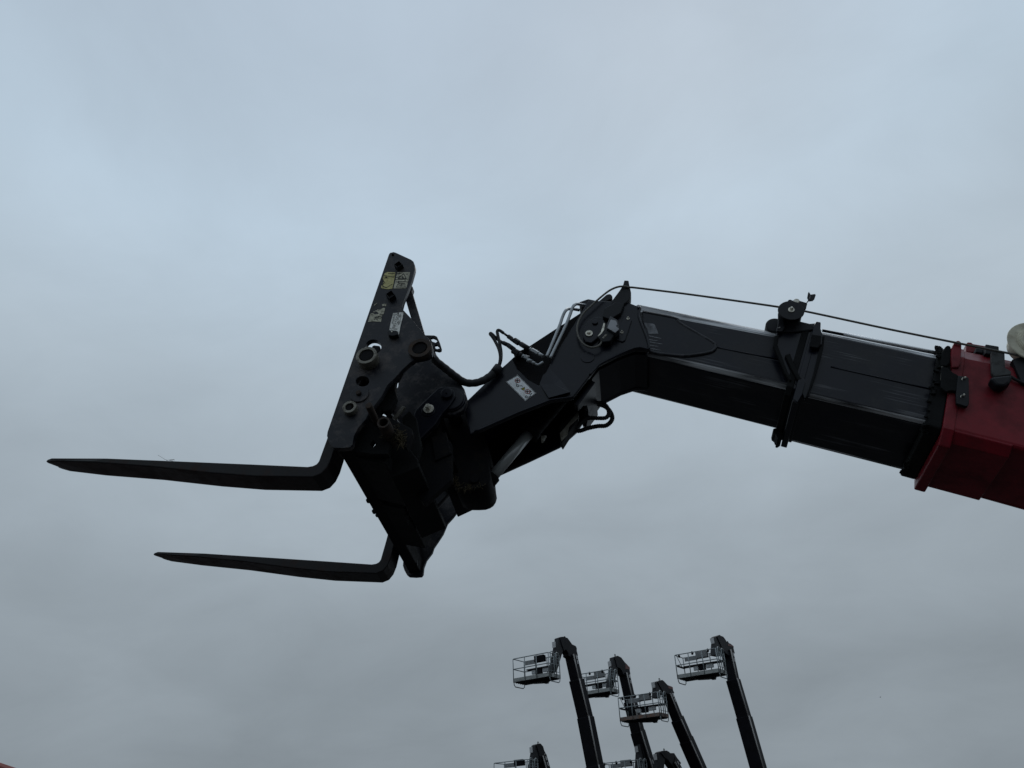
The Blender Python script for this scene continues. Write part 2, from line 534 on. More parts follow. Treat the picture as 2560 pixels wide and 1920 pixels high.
red = outer.solid('red_outer_boom_section', r0, r0 + 3.6, M['red'], boom, bevel=0.03)
red['label'] = 'red outer section of the boom'

# weld beads along the two black sections
for sec, a, b in ((inner, zE((1230, 822))[0], zE((1870, 950))[0]), (mid, zF((600, 655))[0], zF((1345, 822))[0])):
    mb = MB()
    mb.tube([P(a, sec.wn - 0.0005), P(b, sec.wn - 0.0005)], 0.0032, 8)
    mb.build('weld_bead', M['paint'], boom)
# doubler plate with its weld on the inner section
dbl = zE((500, 478), (820, 540), (872, 590), (1180, 770), (1212, 805), (1214, 838), (1170, 870), (1050, 895), (900, 908), (700, 892), (566, 866), (545, 750), (500, 560))
dp = plate('doubler_plate', dbl, 0.355 - 0.006, 0.010, M['paint'], boom, bevel=0.002)
mb = MB()
mb.tube(smooth_path([P(p, 0.355 - 0.001) for p in dbl[:11]], 6), 0.0080, 10)
mb.build('weld_bead', mat('worn_weld_paint', (0.012, 0.0125, 0.017), 0.4, spec=0.3, dirt=(0.09, 0.09, 0.10), dirt_scale=12, bump=0.8, bump_scale=120), dp)
# scuffed paint behind the head weld
mbs = MB()
mbs.prism(xz(zE((510, 580), (600, 590), (620, 600), (650, 670), (655, 690), (560, 690), (545, 640)), 0.349), Y0 + 0.3482, Y0 + 0.350)
for (x0, y0, x1, y1, t) in ((560, 705, 690, 735, 10), (563, 740, 650, 758, 12), (570, 765, 700, 790, 10), (572, 795, 660, 815, 12), (575, 830, 690, 852, 8)):
    mbs.prism(xz(zE((x0, y0), (x1, y1), (x1 - 20, y1 + 3), (x0, y0 + t)), 0.349), Y0 + 0.3482, Y0 + 0.350)
mbs.build('scraped_patch', mat('scraped_grey_paint', (0.15, 0.155, 0.17), 0.55, vary=0.7, dirt_scale=40), dp)

# cranked head: two side plates, recessed pocket plate, top plate, underside
head = bpy.data.objects.new('cranked_head', None); col.objects.link(head); head.parent = boom
pocket = zD((610, 992), (785, 868), (1060, 688), (1335, 512), (1045, 965), (985, 1090), (900, 1265), (880, 1290), (770, 1230), (650, 1110))
near_pts = ([(1175, 1086), (1162, 1026), (1167, 1002)] + zD((430, 1150), (605, 1000), (650, 1110), (770, 1230), (880, 1290), (900, 1265), (985, 1090), (1045, 965), (1335, 512)) +
            [(1470, 751), (1500, 752), (1568, 755), (1601, 768), (1597, 792), (1615, 839), (1622, 865), (1620, 874),
             (1587, 872), (1548, 886), (1495, 912), (1476, 937), (1433, 992), (1425, 995), (1377, 1001), (1297, 1032), (1198, 1076)])
full_pts = ([(1175, 1086), (1162, 1026), (1167, 1002)] + zD((610, 992), (785, 868), (1060, 688), (1335, 512)) +
            [(1470, 751), (1500, 752), (1568, 755), (1601, 768), (1597, 792), (1615, 839), (1622, 865), (1620, 874),
             (1587, 872), (1548, 886), (1495, 912), (1476, 937), (1433, 992), (1425, 995), (1377, 1001), (1297, 1032), (1198, 1076)])
plate('side_plate', near_pts, WN, 0.022, M['paint'], head, bevel=0.004)
plate('recessed_side_plate', full_pts, WN + 0.024, 0.02, M['dusty'], head, bevel=0.003)
far_pts = full_pts[:7] + [(1470, 751), (1500, 752), (1568, 755), (1598, 775), (1604, 800), (1602, 838), (1571, 836), (1495, 862), (1467, 886), (1441, 934), (1426, 955), (1380, 994), (1297, 1032), (1198, 1076)]
plate('side_plate', far_pts, WN + WT - 0.022, 0.022, M['paint'], head, bevel=0.004, wref=WN)
plate('rear_side_plate', [(1470, 751), (1500, 752), (1568, 755), (1601, 768), (1615, 839), (1620, 872), (1587, 871), (1548, 884), (1496, 910), (1476, 936), (1450, 900)], 0.585, 0.022, M['paint'], head, wref=WN)
def shell(name, line, w0, w1, t, m, parent, wref=WN, inward=(0, 0)):
    """sheet following a traced line, running laterally"""
    p = xz(line, wref)
    poly = p + [(x + inward[0], z + inward[1]) for x, z in reversed(p)]
    mb = MB(); mb.prism(poly, Y0 + w0, Y0 + w1)
    return mb.build(name, m, parent, 0.002)
iw0, iw1 = WN + 0.046, WN + WT - 0.024
shell('top_plate', [(1169, 1004), (1286, 896), (1324, 868), (1389, 826), (1453, 783), (1474, 758), (1500, 757), (1568, 760)], iw0, iw1, 0.02, M['paint'], head, inward=(0.01, -0.018))
shell('underside_plate', [(1619, 871), (1587, 869), (1548, 883), (1496, 909), (1478, 932)], iw0, 0.60, 0.02, M['paint'], head, inward=(0.0, 0.02))
# cross web with its arched opening, facing down and forward
a, b = P((1477, 934), WN), P((1432, 994), WN)
e1 = (b - a); wd = WT - 0.07
web = []
mbw = MB()
A_, B_ = Vector((a.x, Y0 + iw0, a.z)), Vector((b.x, Y0 + iw0, b.z))
ex = (B_ - A_); ey = Vector((0, 0.595 - iw0, 0))
outl = [(0, 0), (1, 0), (1, 0.16), (0.72, 0.20), (0.56, 0.30), (0.52, 0.5), (0.56, 0.70), (0.66, 0.80), (0.70, 0.86), (0.66, 1), (0, 1)]
nn = ex.cross(ey).normalized() * 0.02
mbw.extrude([A_ + ex * u + ey * v for u, v in outl], nn)
mbw.build('cross_web', M['paint'], head, 0.003)
# bent facet (proud towards its lower edge) on the side plate
fc = xz(zD((925, 1185), (1000, 1120), (1110, 1230), (1215, 1375), (1205, 1388), (990, 1440), (890, 1275)), WN)
fd = [0.0015, 0.0015, 0.002, 0.012, 0.016, 0.012, 0.0015]
mb = MB()
mb.v = [Vector((x, Y0 + WN - d, z)) for (x, z), d in zip(fc, fd)] + [Vector((x, Y0 + WN + 0.002, z)) for x, z in fc]
nfc = len(fc)
ctr = len(mb.v)
mb.v.append(Vector((sum(x for x, z in fc) / nfc, Y0 + WN - 0.006, sum(z for x, z in fc) / nfc)))
for i in range(nfc):
    j = (i + 1) % nfc
    mb.f.append([ctr, i, j]); mb.mi.append(0); mb.sm.append(False)
    mb.f.append([j, i, nfc + i, nfc + j]); mb.mi.append(0); mb.sm.append(False)
bm_ = mb.build('bent_facet', M['paint'], head)
# flange along the lower edge of the near side plate
mb = MB(); fl = [P(p, WN - 0.004) for p in [(1186, 1079), (1198, 1075), (1297, 1031), (1377, 1000), (1426, 993)]]
mb.tube(fl, 0.005, 8)
mb.build('lower_flange', M['paint'], head)
mb = MB(); fl = [P(p, WN - 0.002) for p in zD((1930, 470), (1960, 470), (1945, 560), (2020, 760), (2050, 870), (2040, 905), (1900, 895), (1560, 1050), (1480, 1120), (1425, 1180))]
mb.tube(smooth_path(fl, 4), 0.0055, 8)
mb.build('weld_bead', M['paint'], head)
# round raised patch
disc('blanking_plate', zD((1400, 990))[0], WN - 0.003, 0.030, 0.006, M['paint'], head)

# --- sensor plate group on the head
rp = zD((1380, 640), (1420, 590), (1480, 560), (1545, 560), (1580, 610), (1560, 700), (1500, 790), (1440, 840), (1380, 830), (1350, 780), (1350, 700))
hub = plate('pivot_cover', rp, WN - 0.016, 0.018, M['paint'], head, bevel=0.004)
disc('cap', zD((1478, 612))[0], WN - 0.024, 0.013, 0.01, M['paint'], hub)
bolt(zD((1415, 735))[0], WN - 0.018, 0.0165, hub, m='zinc', h=0.006)
mp_ = plate('sensor_bracket', zD((1775, 560), (1800, 545), (1860, 570), (1870, 600), (1800, 810), (1770, 828), (1700, 805), (1690, 780)), WN - 0.006, 0.008, M['paint'], head)
for c in ((1830, 578), (1765, 725)):
    bolt(zD(c)[0], WN - 0.006, 0.0065, mp_, h=0.006)
sb = plate('sensor_box', zD((1640, 550), (1715, 590), (1730, 640), (1738, 700), (1690, 735), (1600, 680), (1610, 620)), WN - 0.045, 0.035, M['sensor'], head, bevel=0.004)
plate('sensor_lid', zD((1645, 590), (1700, 600), (1716, 640), (1700, 660), (1735, 690), (1695, 730), (1612, 680), (1625, 640)), WN - 0.048, 0.003, mat('pale_sensor_lid', (0.30, 0.31, 0.33), 0.5), sb, bevel=0.001)
plate('sensor_clip', zD((1570, 625), (1585, 630), (1575, 700), (1530, 765), (1505, 770), (1540, 720)), WN - 0.03, 0.006, M['zinc'], head, bevel=0.001)
plate('sensor_base', zD((1500, 770), (1600, 700), (1690, 740), (1640, 820), (1560, 830)), WN - 0.035, 0.03, M['plastic'], head, bevel=0.004)
mb = MB()
ga, gb = P(zD((1600, 760))[0], WN - 0.028), P(zD((1545, 822))[0], WN - 0.028)
hexbar(mb, ga, ga.lerp(gb, 0.45), 0.0085, 12); hexbar(mb, ga.lerp(gb, 0.45), ga.lerp(gb, 0.7), 0.0095, 6); hexbar(mb, ga.lerp(gb, 0.7), gb, 0.007, 12)
mb.build('cable_gland', M['steel'], head)
# upright guide bracket
gbk = plate('cable_guide_bracket', zD((1790, 172), (1836, 175), (1842, 215), (1850, 245), (1862, 300), (1860, 345), (1840, 380), (1780, 430), (1760, 480), (1600, 590), (1580, 560), (1640, 440), (1650, 400), (1740, 280), (1762, 245), (1778, 215)), WN - 0.012, 0.045, M['plastic'], head, bevel=0.003)
plate('bracket_foot', zD((1575, 470), (1700, 400), (1790, 420), (1750, 520), (1640, 590), (1560, 560)), WN - 0.02, 0.03, M['plastic'], head, bevel=0.004)
plate('rear_hook', zD((1460, 440), (1600, 320), (1640, 312), (1665, 335), (1660, 370), (1560, 420), (1480, 470)), WN + 0.05, 0.06, M['plastic'], head, bevel=0.006)
plate('pipe_clamp_block', zD((1305, 405), (1340, 392), (1405, 370), (1480, 385), (1560, 420), (1460, 480), (1385, 440), (1330, 425)), WN + 0.03, 0.08, M['plastic'], head, bevel=0.004)

# --- pipes and hoses on the head
pipe('hydraulic_pipe', zD((962, 990), (1010, 880), (1100, 660), (1130, 570), (1160, 505), (1190, 480), (1240, 478), (1310, 490)), [WN - 0.012] * 5 + [WN + 0.01, WN + 0.03, WN + 0.05], 0.0072, M['pipe'], boom)
pipe('hydraulic_pipe', zD((1000, 1005), (1060, 880), (1160, 670), (1205, 560), (1230, 490), (1250, 445), (1285, 425), (1330, 432), (1390, 440)), [WN - 0.016] * 6 + [WN + 0.0, WN + 0.02, WN + 0.04], 0.0072, M['pipe'], boom)
def fitting(pts_r, w, m, name='hose_fitting'):
    mb = MB()
    for (a, b, r, n) in pts_r:
        hexbar(mb, P(zQ(a)[0], w), P(zQ(b)[0], w), r, n)
    return mb.build(name, m, boom)
fitting([((390, 330), (540, 440), 0.0052, 10), ((520, 420), (620, 490), 0.0095, 6), ((600, 490), (690, 550), 0.0085, 12), ((680, 520), (800, 600), 0.0125, 6), ((790, 590), (860, 630), 0.0095, 12), ((850, 620), (1060, 750), 0.0115, 12)], WN - 0.02, M['rubber'])
fitting([((1060, 740), (1130, 780), 0.008, 12), ((1130, 775), (1190, 810), 0.0105, 6), ((1190, 805), (1300, 870), 0.0105, 6), ((1300, 865), (1430, 945), 0.0085, 12)], WN - 0.02, M['pipe'])
fitting([((390, 590), (540, 660), 0.0095, 10), ((520, 650), (680, 770), 0.0105, 12), ((640, 790), (800, 870), 0.0135, 6), ((790, 860), (900, 930), 0.0100, 12)], WN - 0.02, M['rubber'])
fitting([((890, 925), (950, 960), 0.0095, 12), ((950, 955), (1050, 1000), 0.0112, 6), ((1030, 1030), (1130, 1090), 0.0095, 12), ((1120, 1080), (1230, 1140), 0.0075, 12)], WN - 0.02, M['pipe'])
pipe('pipe_elbow', zQ((1220, 1140), (1290, 1165), (1350, 1140), (1420, 1090)), WN - 0.02, 0.0062, M['pipe'], boom)
plate('fitting_block', zQ((650, 830), (850, 780), (1050, 690), (1000, 760), (850, 900), (720, 930)), WN - 0.006, 0.03, M['dusty'], boom, bevel=0.003)
# two hoses rising out of the sleeve
pipe('hydraulic_hose', zQ((285, 1200), (330, 1050), (340, 860), (310, 640), (262, 430), (240, 310), (258, 268), (310, 275), (395, 335)), WN - 0.02, 0.0072, M['rubber'], boom)
pipe('hydraulic_hose', zQ((270, 1210), (310, 1080), (320, 930), (280, 750), (190, 560), (110, 430), (60, 370), (70, 345), (120, 380), (180, 440), (300, 540), (400, 600)), [WN - 0.03] * 5 + [WN - 0.035] * 3 + [WN - 0.03, WN - 0.02, WN - 0.01, WN - 0.02], 0.0072, M['rubber'], boom)
sleeve = [(1079, 884), (1090, 902), (1112, 920), (1140, 942), (1160, 955), (1182, 958), (1206, 952), (1228, 938), (1243, 922)]
ribbed('hose_sleeve', sleeve, [0.16, 0.17, 0.19, 0.21, 0.23, 0.25, 0.26, 0.27, 0.275], 0.0165, 0.030, M['rubber'], boom, amp=0.03)
mb = MB(); mb.tube([P((1234, 934), WN - 0.026), P((1247, 917), WN - 0.026)], 0.0195, 14)
mb.build('sleeve_clamp', M['rubber'], boom)
# loop of corrugated hoses under the head
ribbed('corrugated_hose', zG((1850, 235), (1950, 245), (2010, 310), (2020, 380), (1980, 425), (1880, 430), (1760, 430), (1680, 480), (1600, 560)), 0.52, 0.0092, 0.0075, M['rubber'], boom, amp=0.08)
ribbed('corrugated_hose', zG((1880, 250), (1985, 290), (2050, 370), (2060, 450), (1990, 520), (1880, 530), (1760, 555), (1640, 590), (1540, 560)), 0.56, 0.0098, 0.0075, M['rubber'], boom, amp=0.08)

# --- tilt cylinder and lever
cw = WN + WT / 2
mb = MB(); ra, rb = P(zG((548, 1180))[0], cw), P(zG((1010, 630))[0], cw)
mb.tube([ra, ra.lerp(rb, 1.1)], 0.0235, 24)
cyl = mb.build('tilt_cylinder_rod', M['chrome'], boom)
mb = MB(); d_ = (rb - ra).normalized()
mb.tube([rb, rb + d_ * 0.03, rb + d_ * 0.031, rb + d_ * 0.42], [0.046, 0.046, 0.042, 0.042], 24)
mb.build('tilt_cylinder_barrel', M['dusty'], boom, 0.002)
mb = MB(); mb.tube([ra - d_ * 0.03, ra + d_ * 0.012], 0.033, 20)
mb.build('rod_end', M['dusty'], boom, 0.002)
blk = zG((1395, 520), (1600, 330), (1640, 345), (1630, 430), (1545, 560), (1430, 740), (1405, 700))
plate('cylinder_port_block', blk, cw - 0.03, 0.06, M['dusty'], boom, bevel=0.004)
plate('port_plate', zG((1400, 620), (1600, 380), (1635, 345), (1640, 420), (1520, 540), (1500, 640), (1425, 720)), cw - 0.034, 0.004, M['steel'], boom, bevel=0.002)
plate('valve_lug', zG((1170, 720), (1170, 650), (1235, 640), (1200, 700)), cw - 0.05, 0.02, M['steel'], boom, bevel=0.002)
lever = plate('tilt_lever', [(1224, 1180), (1226, 1192), (1223, 1203), (1217, 1212), (1208, 1218), (1196, 1222), (1180, 1223), (1152, 1223), (1138, 1216), (1129, 1196), (1110, 1150), (1060, 1085), (1090, 1000), (1160, 975), (1180, 1030), (1205, 1075), (1220, 1115), (1222, 1160)], 0.405, 0.185, M['dusty'], boom, bevel=0.006)
disc('lever_pin', (1185, 1196), 0.395, 0.02, 0.02, M['dusty'], lever)

# --- coupler at the tip of the head
cpl = bpy.data.objects.new('coupler', None); col.objects.link(cpl); cpl.parent = boom
lobe = zA((1080, 1470), (1130, 1400), (1200, 1340), (1340, 1300), (1380, 1350), (1410, 1425), (1480, 1442), (1545, 1478), (1600, 1530), (1640, 1590)) + \
       zB((1700, 160), (1755, 240), (1782, 330), (1778, 400), (1742, 480), (1640, 540), (1500, 530), (1420, 650), (1300, 760), (1130, 930), (1020, 640), (960, 560), (860, 470), (850, 400), (955, 250), (988, 215), (998, 115))
plate('coupler_arm', lobe, 0.235, 0.03, M['carriage'], cpl, bevel=0.004)
plate('coupler_arm', lobe, 0.235 + 0.49, 0.03, M['carriage'], cpl, bevel=0.004, wref=0.235)
sp = zB((1098, 918), (1165, 770), (1152, 600), (1195, 480), (1450, 232), (1500, 215), (1570, 215), (1640, 260), (1652, 330), (1590, 425), (1500, 520), (1420, 645), (1130, 930))
spo = plate('coupler_side_plate', sp, 0.21, 0.022, M['paint'], cpl, bevel=0.003)
c_ = disc('pivot_pin_cap', zB((1548, 285))[0], 0.196, 0.0245, 0.02, M['paint'], cpl)
disc('grease_nipple', zB((1546, 283))[0], 0.192, 0.003, 0.006, M['dusty'], c_)
bolt(zB((1342, 466))[0], 0.204, 0.0215, spo, h=0.016)
disc('bolt_boss', zB((1338, 490))[0], 0.207, 0.029, 0.006, M['paint'], spo)
for k, rr in enumerate((0.062, 0.052)):
    disc('pivot_collar', zB((1600, 355))[0], 0.226 - 0.007 * k, rr, 0.012, M['paint'], cpl)
plate('lock_tab', zB((1040, 435), (1075, 445), (960, 590), (925, 570)), 0.20, 0.012, M['steel'], cpl, bevel=0.002)
# tie plates joining the two coupler arms
shell('tie_plate', zB((1300, 760), (1420, 650), (1500, 530)), 0.26, 0.73, 0.02, M['dusty'], cpl, wref=0.235, inward=(-0.02, 0.02))
mb = MB(); q = P(zB((1548, 285))[0], 0.2)
mb.tube([Vector((q.x, Y0 + 0.215, q.z)), Vector((q.x, Y0 + 0.78, q.z))], 0.032, 20)
mb.build('pivot_shaft', M['dusty'], cpl)
# --- collar at the front of the middle section
cs = mid.s_of(zF((330, 760))[0], mid.wn)
co = bpy.data.objects.new('boom_collar', None); col.objects.link(co); co.parent = boom
k0 = mid.s_of(zF((318, 700))[0])
mid.solid('collar_ring', k0, k0 + 0.028, M['grease_and_shade'], co, d=0.016, db=0.026, bevel=0.004)
mid.solid('collar_ring', k0 + 0.036, k0 + 0.062, M['paint'], co, d=0.014, db=0.040, bevel=0.004)
mid.solid('collar_sleeve', k0 + 0.02, k0 + 0.075, M['paint'], co, d=0.008, bevel=0.004)
cp = zF((225, 420), (260, 370), (500, 352), (545, 430), (540, 520), (515, 640), (480, 760), (455, 850), (420, 880), (375, 800), (330, 735), (300, 700), (250, 580), (212, 500))
plate('collar_side_plate', cp, mid.wn - 0.012, 0.012, M['paint'], co, bevel=0.004)
for rib in (zF((225, 430), (218, 500), (255, 580), (300, 690), (335, 740)), zF((300, 560), (340, 650), (385, 730), (410, 745)), zF((540, 440), (535, 530), (505, 660), (470, 780), (440, 860))):
    rb_ = [(x + 7 - 2 * k, y) for k, (x, y) in enumerate(rib)] + [(x - 6, y + 4) for x, y in reversed(rib)]
    plate('collar_rib', rb_, mid.wn - 0.026, 0.016, M['grease_and_shade'], co, bevel=0.004)
plate('collar_gusset', zF((375, 745), (420, 735), (425, 760), (400, 850), (370, 900), (340, 880)), mid.wn - 0.028, 0.012, M['paint'], co, bevel=0.002)
plate('pad_lug', zF((500, 340), (532, 345), (530, 400), (545, 430), (540, 500), (520, 515), (460, 510), (470, 430), (482, 370)), mid.wn - 0.032, 0.05, M['paint'], co, bevel=0.004)
plate('pad_grime', zF((470, 430), (535, 440), (530, 500), (510, 525), (455, 515)), mid.wn - 0.036, 0.012, M['grease_and_shade'], co, bevel=0.003)
plate('wear_pad', zK((430, 1230), (270, 1225), (235, 1240), (245, 1300), (285, 1320), (300, 1370), (320, 1385), (310, 1420), (345, 1435), (400, 1400)), 0.60, 0.07, M['grease_and_shade'], co, bevel=0.003)
# roller station above the collar
rc = zJ((905, 505))[0]
rs = bpy.data.objects.new('cable_roller', None); col.objects.link(rs); rs.parent = boom
disc('roller_flange', zJ((903, 512))[0], 0.262, 0.0540, 0.006, M['plastic'], rs, bevel=0.002, n=48)
disc('roller_hub', zJ((903, 512))[0], 0.268, 0.030, 0.034, M['plastic'], rs)
disc('roller_flange', zJ((903, 512))[0], 0.302, 0.0540, 0.006, M['plastic'], rs, bevel=0.002, n=48)
bolt(zJ((908, 495))[0], 0.262, 0.0135, rs, h=0.008)
plate('roller_bracket', zJ((800, 330), (840, 268), (890, 258), (940, 285), (1000, 250), (1090, 285), (1270, 340), (1275, 360), (1245, 480), (1190, 510), (1100, 600), (900, 600)), 0.272, 0.008, M['plastic'], rs)
plate('roller_post', zJ((640, 560), (1130, 560), (1145, 660), (1115, 760), (1440, 838), (1480, 860), (1490, 960), (1000, 1010), (620, 1010), (560, 960), (600, 820)), 0.315, 0.04, M['plastic'], rs, bevel=0.006)
disc('bracket_bolt', zJ((1030, 290))[0], 0.262, 0.0125, 0.01, M['zinc'], rs)
plate('flag_blade', zJ((1310, 85), (1350, 150), (1325, 235), (1300, 275), (1272, 220), (1290, 120)), 0.275, 0.004, M['plastic'], rs, bevel=0.0)
plate('flag_blade', zJ((1350, 152), (1450, 138), (1470, 160), (1440, 250), (1400, 290), (1300, 300), (1270, 340), (1255, 335), (1295, 275), (1328, 235)), 0.270, 0.004, M['plastic'], rs, bevel=0.0)
disc('rear_roller', zJ((540, 850))[0], 0.36, 0.041, 0.08, M['plastic'], rs, bevel=0.006)
plate('roller_arm', zJ((600, 560), (700, 590), (760, 900), (700, 1000), (560, 1000), (600, 800)), 0.30, 0.012, M['plastic'], rs)
pipe('cable_tie', zJ((590, 915), (620, 920), (650, 905)), 0.295, 0.0018, M['hosepale'], rs, n=6)

# pale pipe lying on top of the middle section
pipe('top_pipe', zF((540, 404), (692, 434)), 0.372, 0.0064, M['paint'], boom)
pipe('top_pipe', zF((690, 431), (1362, 566)), 0.366, 0.0086, mat('bright_zinc_pipe', (0.86, 0.87, 0.88), 0.42, metal=0.75, vary=0.05), boom)
# cable along the boom
cable_pts = zD((1552, 826), (1520, 868), (1470, 886), (1420, 884), (1355, 850), (1305, 780), (1287, 690), (1305, 610), (1350, 530), (1420, 460), (1520, 370), (1620, 290), (1700, 250), (1770, 238)) + \
    zE((375, 230), (460, 238), (1000, 305), (1850, 425)) + zF((330, 262), (415, 270), (1000, 395), (1505, 497), (1936, 585)) + [(2620, 910)]
cable_w = [WN - 0.028] * 3 + [WN - 0.024] * 8 + [WN - 0.02] * 3 + [0.285] * 4 + [0.285] * 5 + [0.27]
mb = MB()
mb.tube(smooth_path([P(p, w) for p, w in zip(cable_pts, cable_w)], 6), 0.0046, 8)
mb.build('boom_cable', M['cable'], boom)

# --- front of the red section
rf = bpy.data.objects.new('red_section_front', None); col.objects.link(rf); rf.parent = boom
outer.solid('seal_ring', r0 - 0.068, r0 - 0.012, M['grease_and_shade'], rf, d=-0.006, db=0.010, bevel=0.006)
outer.solid('end_flange', r0 - 0.012, r0 + 0.030, M['red'], rf, d=0.004, db=0.058, bevel=0.006)
mb = MB()                                     # ragged grease on the seal
rnd = random.Random(3)
for k in range(110):
    t = r0 - 0.066 + rnd.uniform(-0.010, 0.012)
    pr = outer.prof(t, -0.002, 0.008)
    u = rnd.random() * 3.0
    i = int(u); p = pr[i].lerp(pr[i + 1], u - i)
    if rnd.random() < 0.4:
        p = pr[3].lerp(pr[4], 0.7 + 0.3 * rnd.random())
    s_ = rnd.uniform(0.002, 0.0065)
    ax = outer.a * s_ * rnd.uniform(0.7, 1.6); ay = Vector((0, 1, 0)) * s_; az = outer.n * s_ * rnd.uniform(0.6, 1.2)
    rot = Matrix.Rotation(rnd.uniform(-0.7, 0.7), 3, 'Y')
    mb.box(p, rot @ ax, rot @ ay, rot @ az)
mb.build('grease_lumps', M['grease_and_shade'], rf, 0.003, props={'kind': 'stuff'})
plate('seal_retainer', zN((1130, 370), (1170, 330), (1240, 350), (1270, 450), (1230, 700), (1150, 760), (1040, 740), (1050, 500)), outer.wn - 0.004, 0.03, M['grease_and_shade'], rf, bevel=0.006)
pipe('seal_pin', zN((1085, 762), (1060, 790), (1040, 1040)), outer.wn - 0.012, 0.0016, M['steel'], rf, n=6)
plate('stop_arm', zN((1060, 760), (1180, 780), (1290, 880), (1390, 930), (1390, 1260), (1260, 1230), (1150, 1260), (1050, 1180), (1050, 1000)), outer.wn - 0.020, 0.014, M['grease_and_shade'], rf, bevel=0.003)
bp_ = plate('bolted_stop_plate', zN((1380, 935), (1560, 960), (1600, 985), (1605, 1480), (1580, 1540), (1540, 1550), (1350, 1490), (1345, 1300)), outer.wn - 0.024, 0.014, M['plastic'], rf, bevel=0.003)
for c in ((1512, 1002), (1488, 1344)):
    bolt(zN(c)[0], outer.wn - 0.024, 0.0075, bp_, washer=False, h=0.006)
    pipe('locking_wire', zN((c[0] - 35, c[1] - 20), (c[0] - 52, c[1] + 5), (c[0] - 48, c[1] + 28)), outer.wn - 0.03, 0.0012, M['zinc'], bp_, n=5)
plate('lifting_lug', zN((1250, 400), (1300, 290), (1360, 240), (1420, 245), (1460, 290), (1455, 450), (1440, 700), (1400, 780), (1270, 780), (1250, 640)), outer.wn - 0.012, 0.05, M['red'], rf, bevel=0.006)
plate('top_lug', zN((1550, 300), (1570, 275), (1650, 280), (1680, 310), (1950, 355), (1950, 500), (1540, 470)), outer.wn + 0.09, 0.05, M['red'], rf, bevel=0.004)
plate('top_block', zN((1730, 385), (2054, 440), (2054, 540), (1730, 470)), outer.wn + 0.05, 0.05, M['plastic'], rf, bevel=0.004)
plate('clamp_block', zI((1360, 662), (1640, 708), (1645, 830), (1480, 880), (1350, 860)), outer.wn + 0.02, 0.06, M['plastic'], rf, bevel=0.004)
st = plate('hose_strap', zI((1480, 830), (1760, 800), (1770, 1150), (1900, 1230), (1890, 1300), (1700, 1320), (1560, 1350), (1490, 1260)), outer.wn - 0.018, 0.018, M['grey'], rf, bevel=0.004)
plate('strap_head', zI((1460, 1340), (1560, 1330), (1900, 1290), (1920, 1360), (1870, 1470), (1760, 1540), (1600, 1520), (1480, 1400)), outer.wn - 0.05, 0.045, M['plastic'], rf, bevel=0.01)
pipe('strap_tail', zI((1860, 1330), (2000, 1410), (2157, 1480), (2400, 1560)), outer.wn - 0.012, 0.006, M['rubber'], rf)
mb = MB(); sA, sB = outer.s_of(zF((1300, 1490))[0], outer.wf), 0
t0_ = r0 + 0.03; t1_ = outer.s_of(zO((1370, 1400))[0], outer.wf)
outer.solid('wear_plate', t0_, t1_, M['red'], rf, d=-0.002, db=0.030, bevel=0.003)
# cable reel at the picture's edge
reel = bpy.data.objects.new('cable_reel', None); col.objects.link(reel); reel.parent = boom
rcx = (2590, 853)
disc('reel_flange', rcx, 0.27, 0.1, 0.010, M['reel'], reel, bevel=0.004, n=64)
for k, (r_, t_) in enumerate(((0.066, 0.004), (0.058, 0.009), (0.050, 0.014), (0.025, 0.020))):
    disc('reel_rib', rcx, 0.27 - t_, r_, t_ + 0.001, M['reel'], reel, bevel=0.002, n=48)
disc('reel_drum', rcx, 0.28, 0.085, 0.06, M['reel'], reel, n=48)
disc('reel_flange', rcx, 0.34, 0.1, 0.010, M['reel'], reel, bevel=0.004, n=64)
plate('reel_bracket', [(2535, 890), (2570, 880), (2600, 900), (2610, 960), (2560, 950), (2545, 915)], 0.29, 0.03, M['plastic'], reel, wref=0.27)

# ------------------------------------------------------------------ fork carriage
car = thing('fork_carriage', P((900, 1100), 0.5), 'black worn fork carriage with tall end plates and round pins, hung on the boom tip', 'fork carriage')
WP, TP, CW = -0.06, 0.024, 1.15               # near plate plane, thickness, carriage width
ep = zA((884, 170), (898, 147), (940, 138), (965, 145), (1140, 225), (1170, 250), (1186, 295), (1183, 335), (1150, 450), (1052, 705), (1036, 768), (1046, 800),
        (1150, 910), (1280, 1070), (1335, 1125), (1372, 1180), (1390, 1250), (1376, 1315), (1330, 1345), (1190, 1372), (1130, 1412)) + \
     zB((1040, 20), (960, 110), (870, 195), (800, 330), (730, 420), (650, 520), (620, 590), (530, 690), (482, 790), (466, 880), (440, 912), (350, 921), (250, 918), (215, 888), (190, 840), (172, 780), (178, 735))
hole1 = [(x, y) for x, y in zA(*[(706 + 92 * math.cos(a_), 1232 + 86 * math.sin(a_)) for a_ in [2 * math.pi * k / 24 for k in range(24)]])]
hole2 = zB(*[(583 + 78 * math.cos(a_), 152 + 60 * math.sin(a_)) for a_ in [2 * math.pi * k / 24 for k in range(24)]])
hole0 = zA(*[(932 + 15 * math.cos(a_), 174 + 13 * math.sin(a_)) for a_ in [2 * math.pi * k / 16 for k in range(16)]])
e1_ = plate('end_plate', ep, WP, TP, M['carriage'], car, holes=[hole1, hole2, hole0], bevel=0.004)
e2_ = plate('end_plate', ep, WP + CW - TP, TP, M['carriage'], car, bevel=0.004, wref=WP)
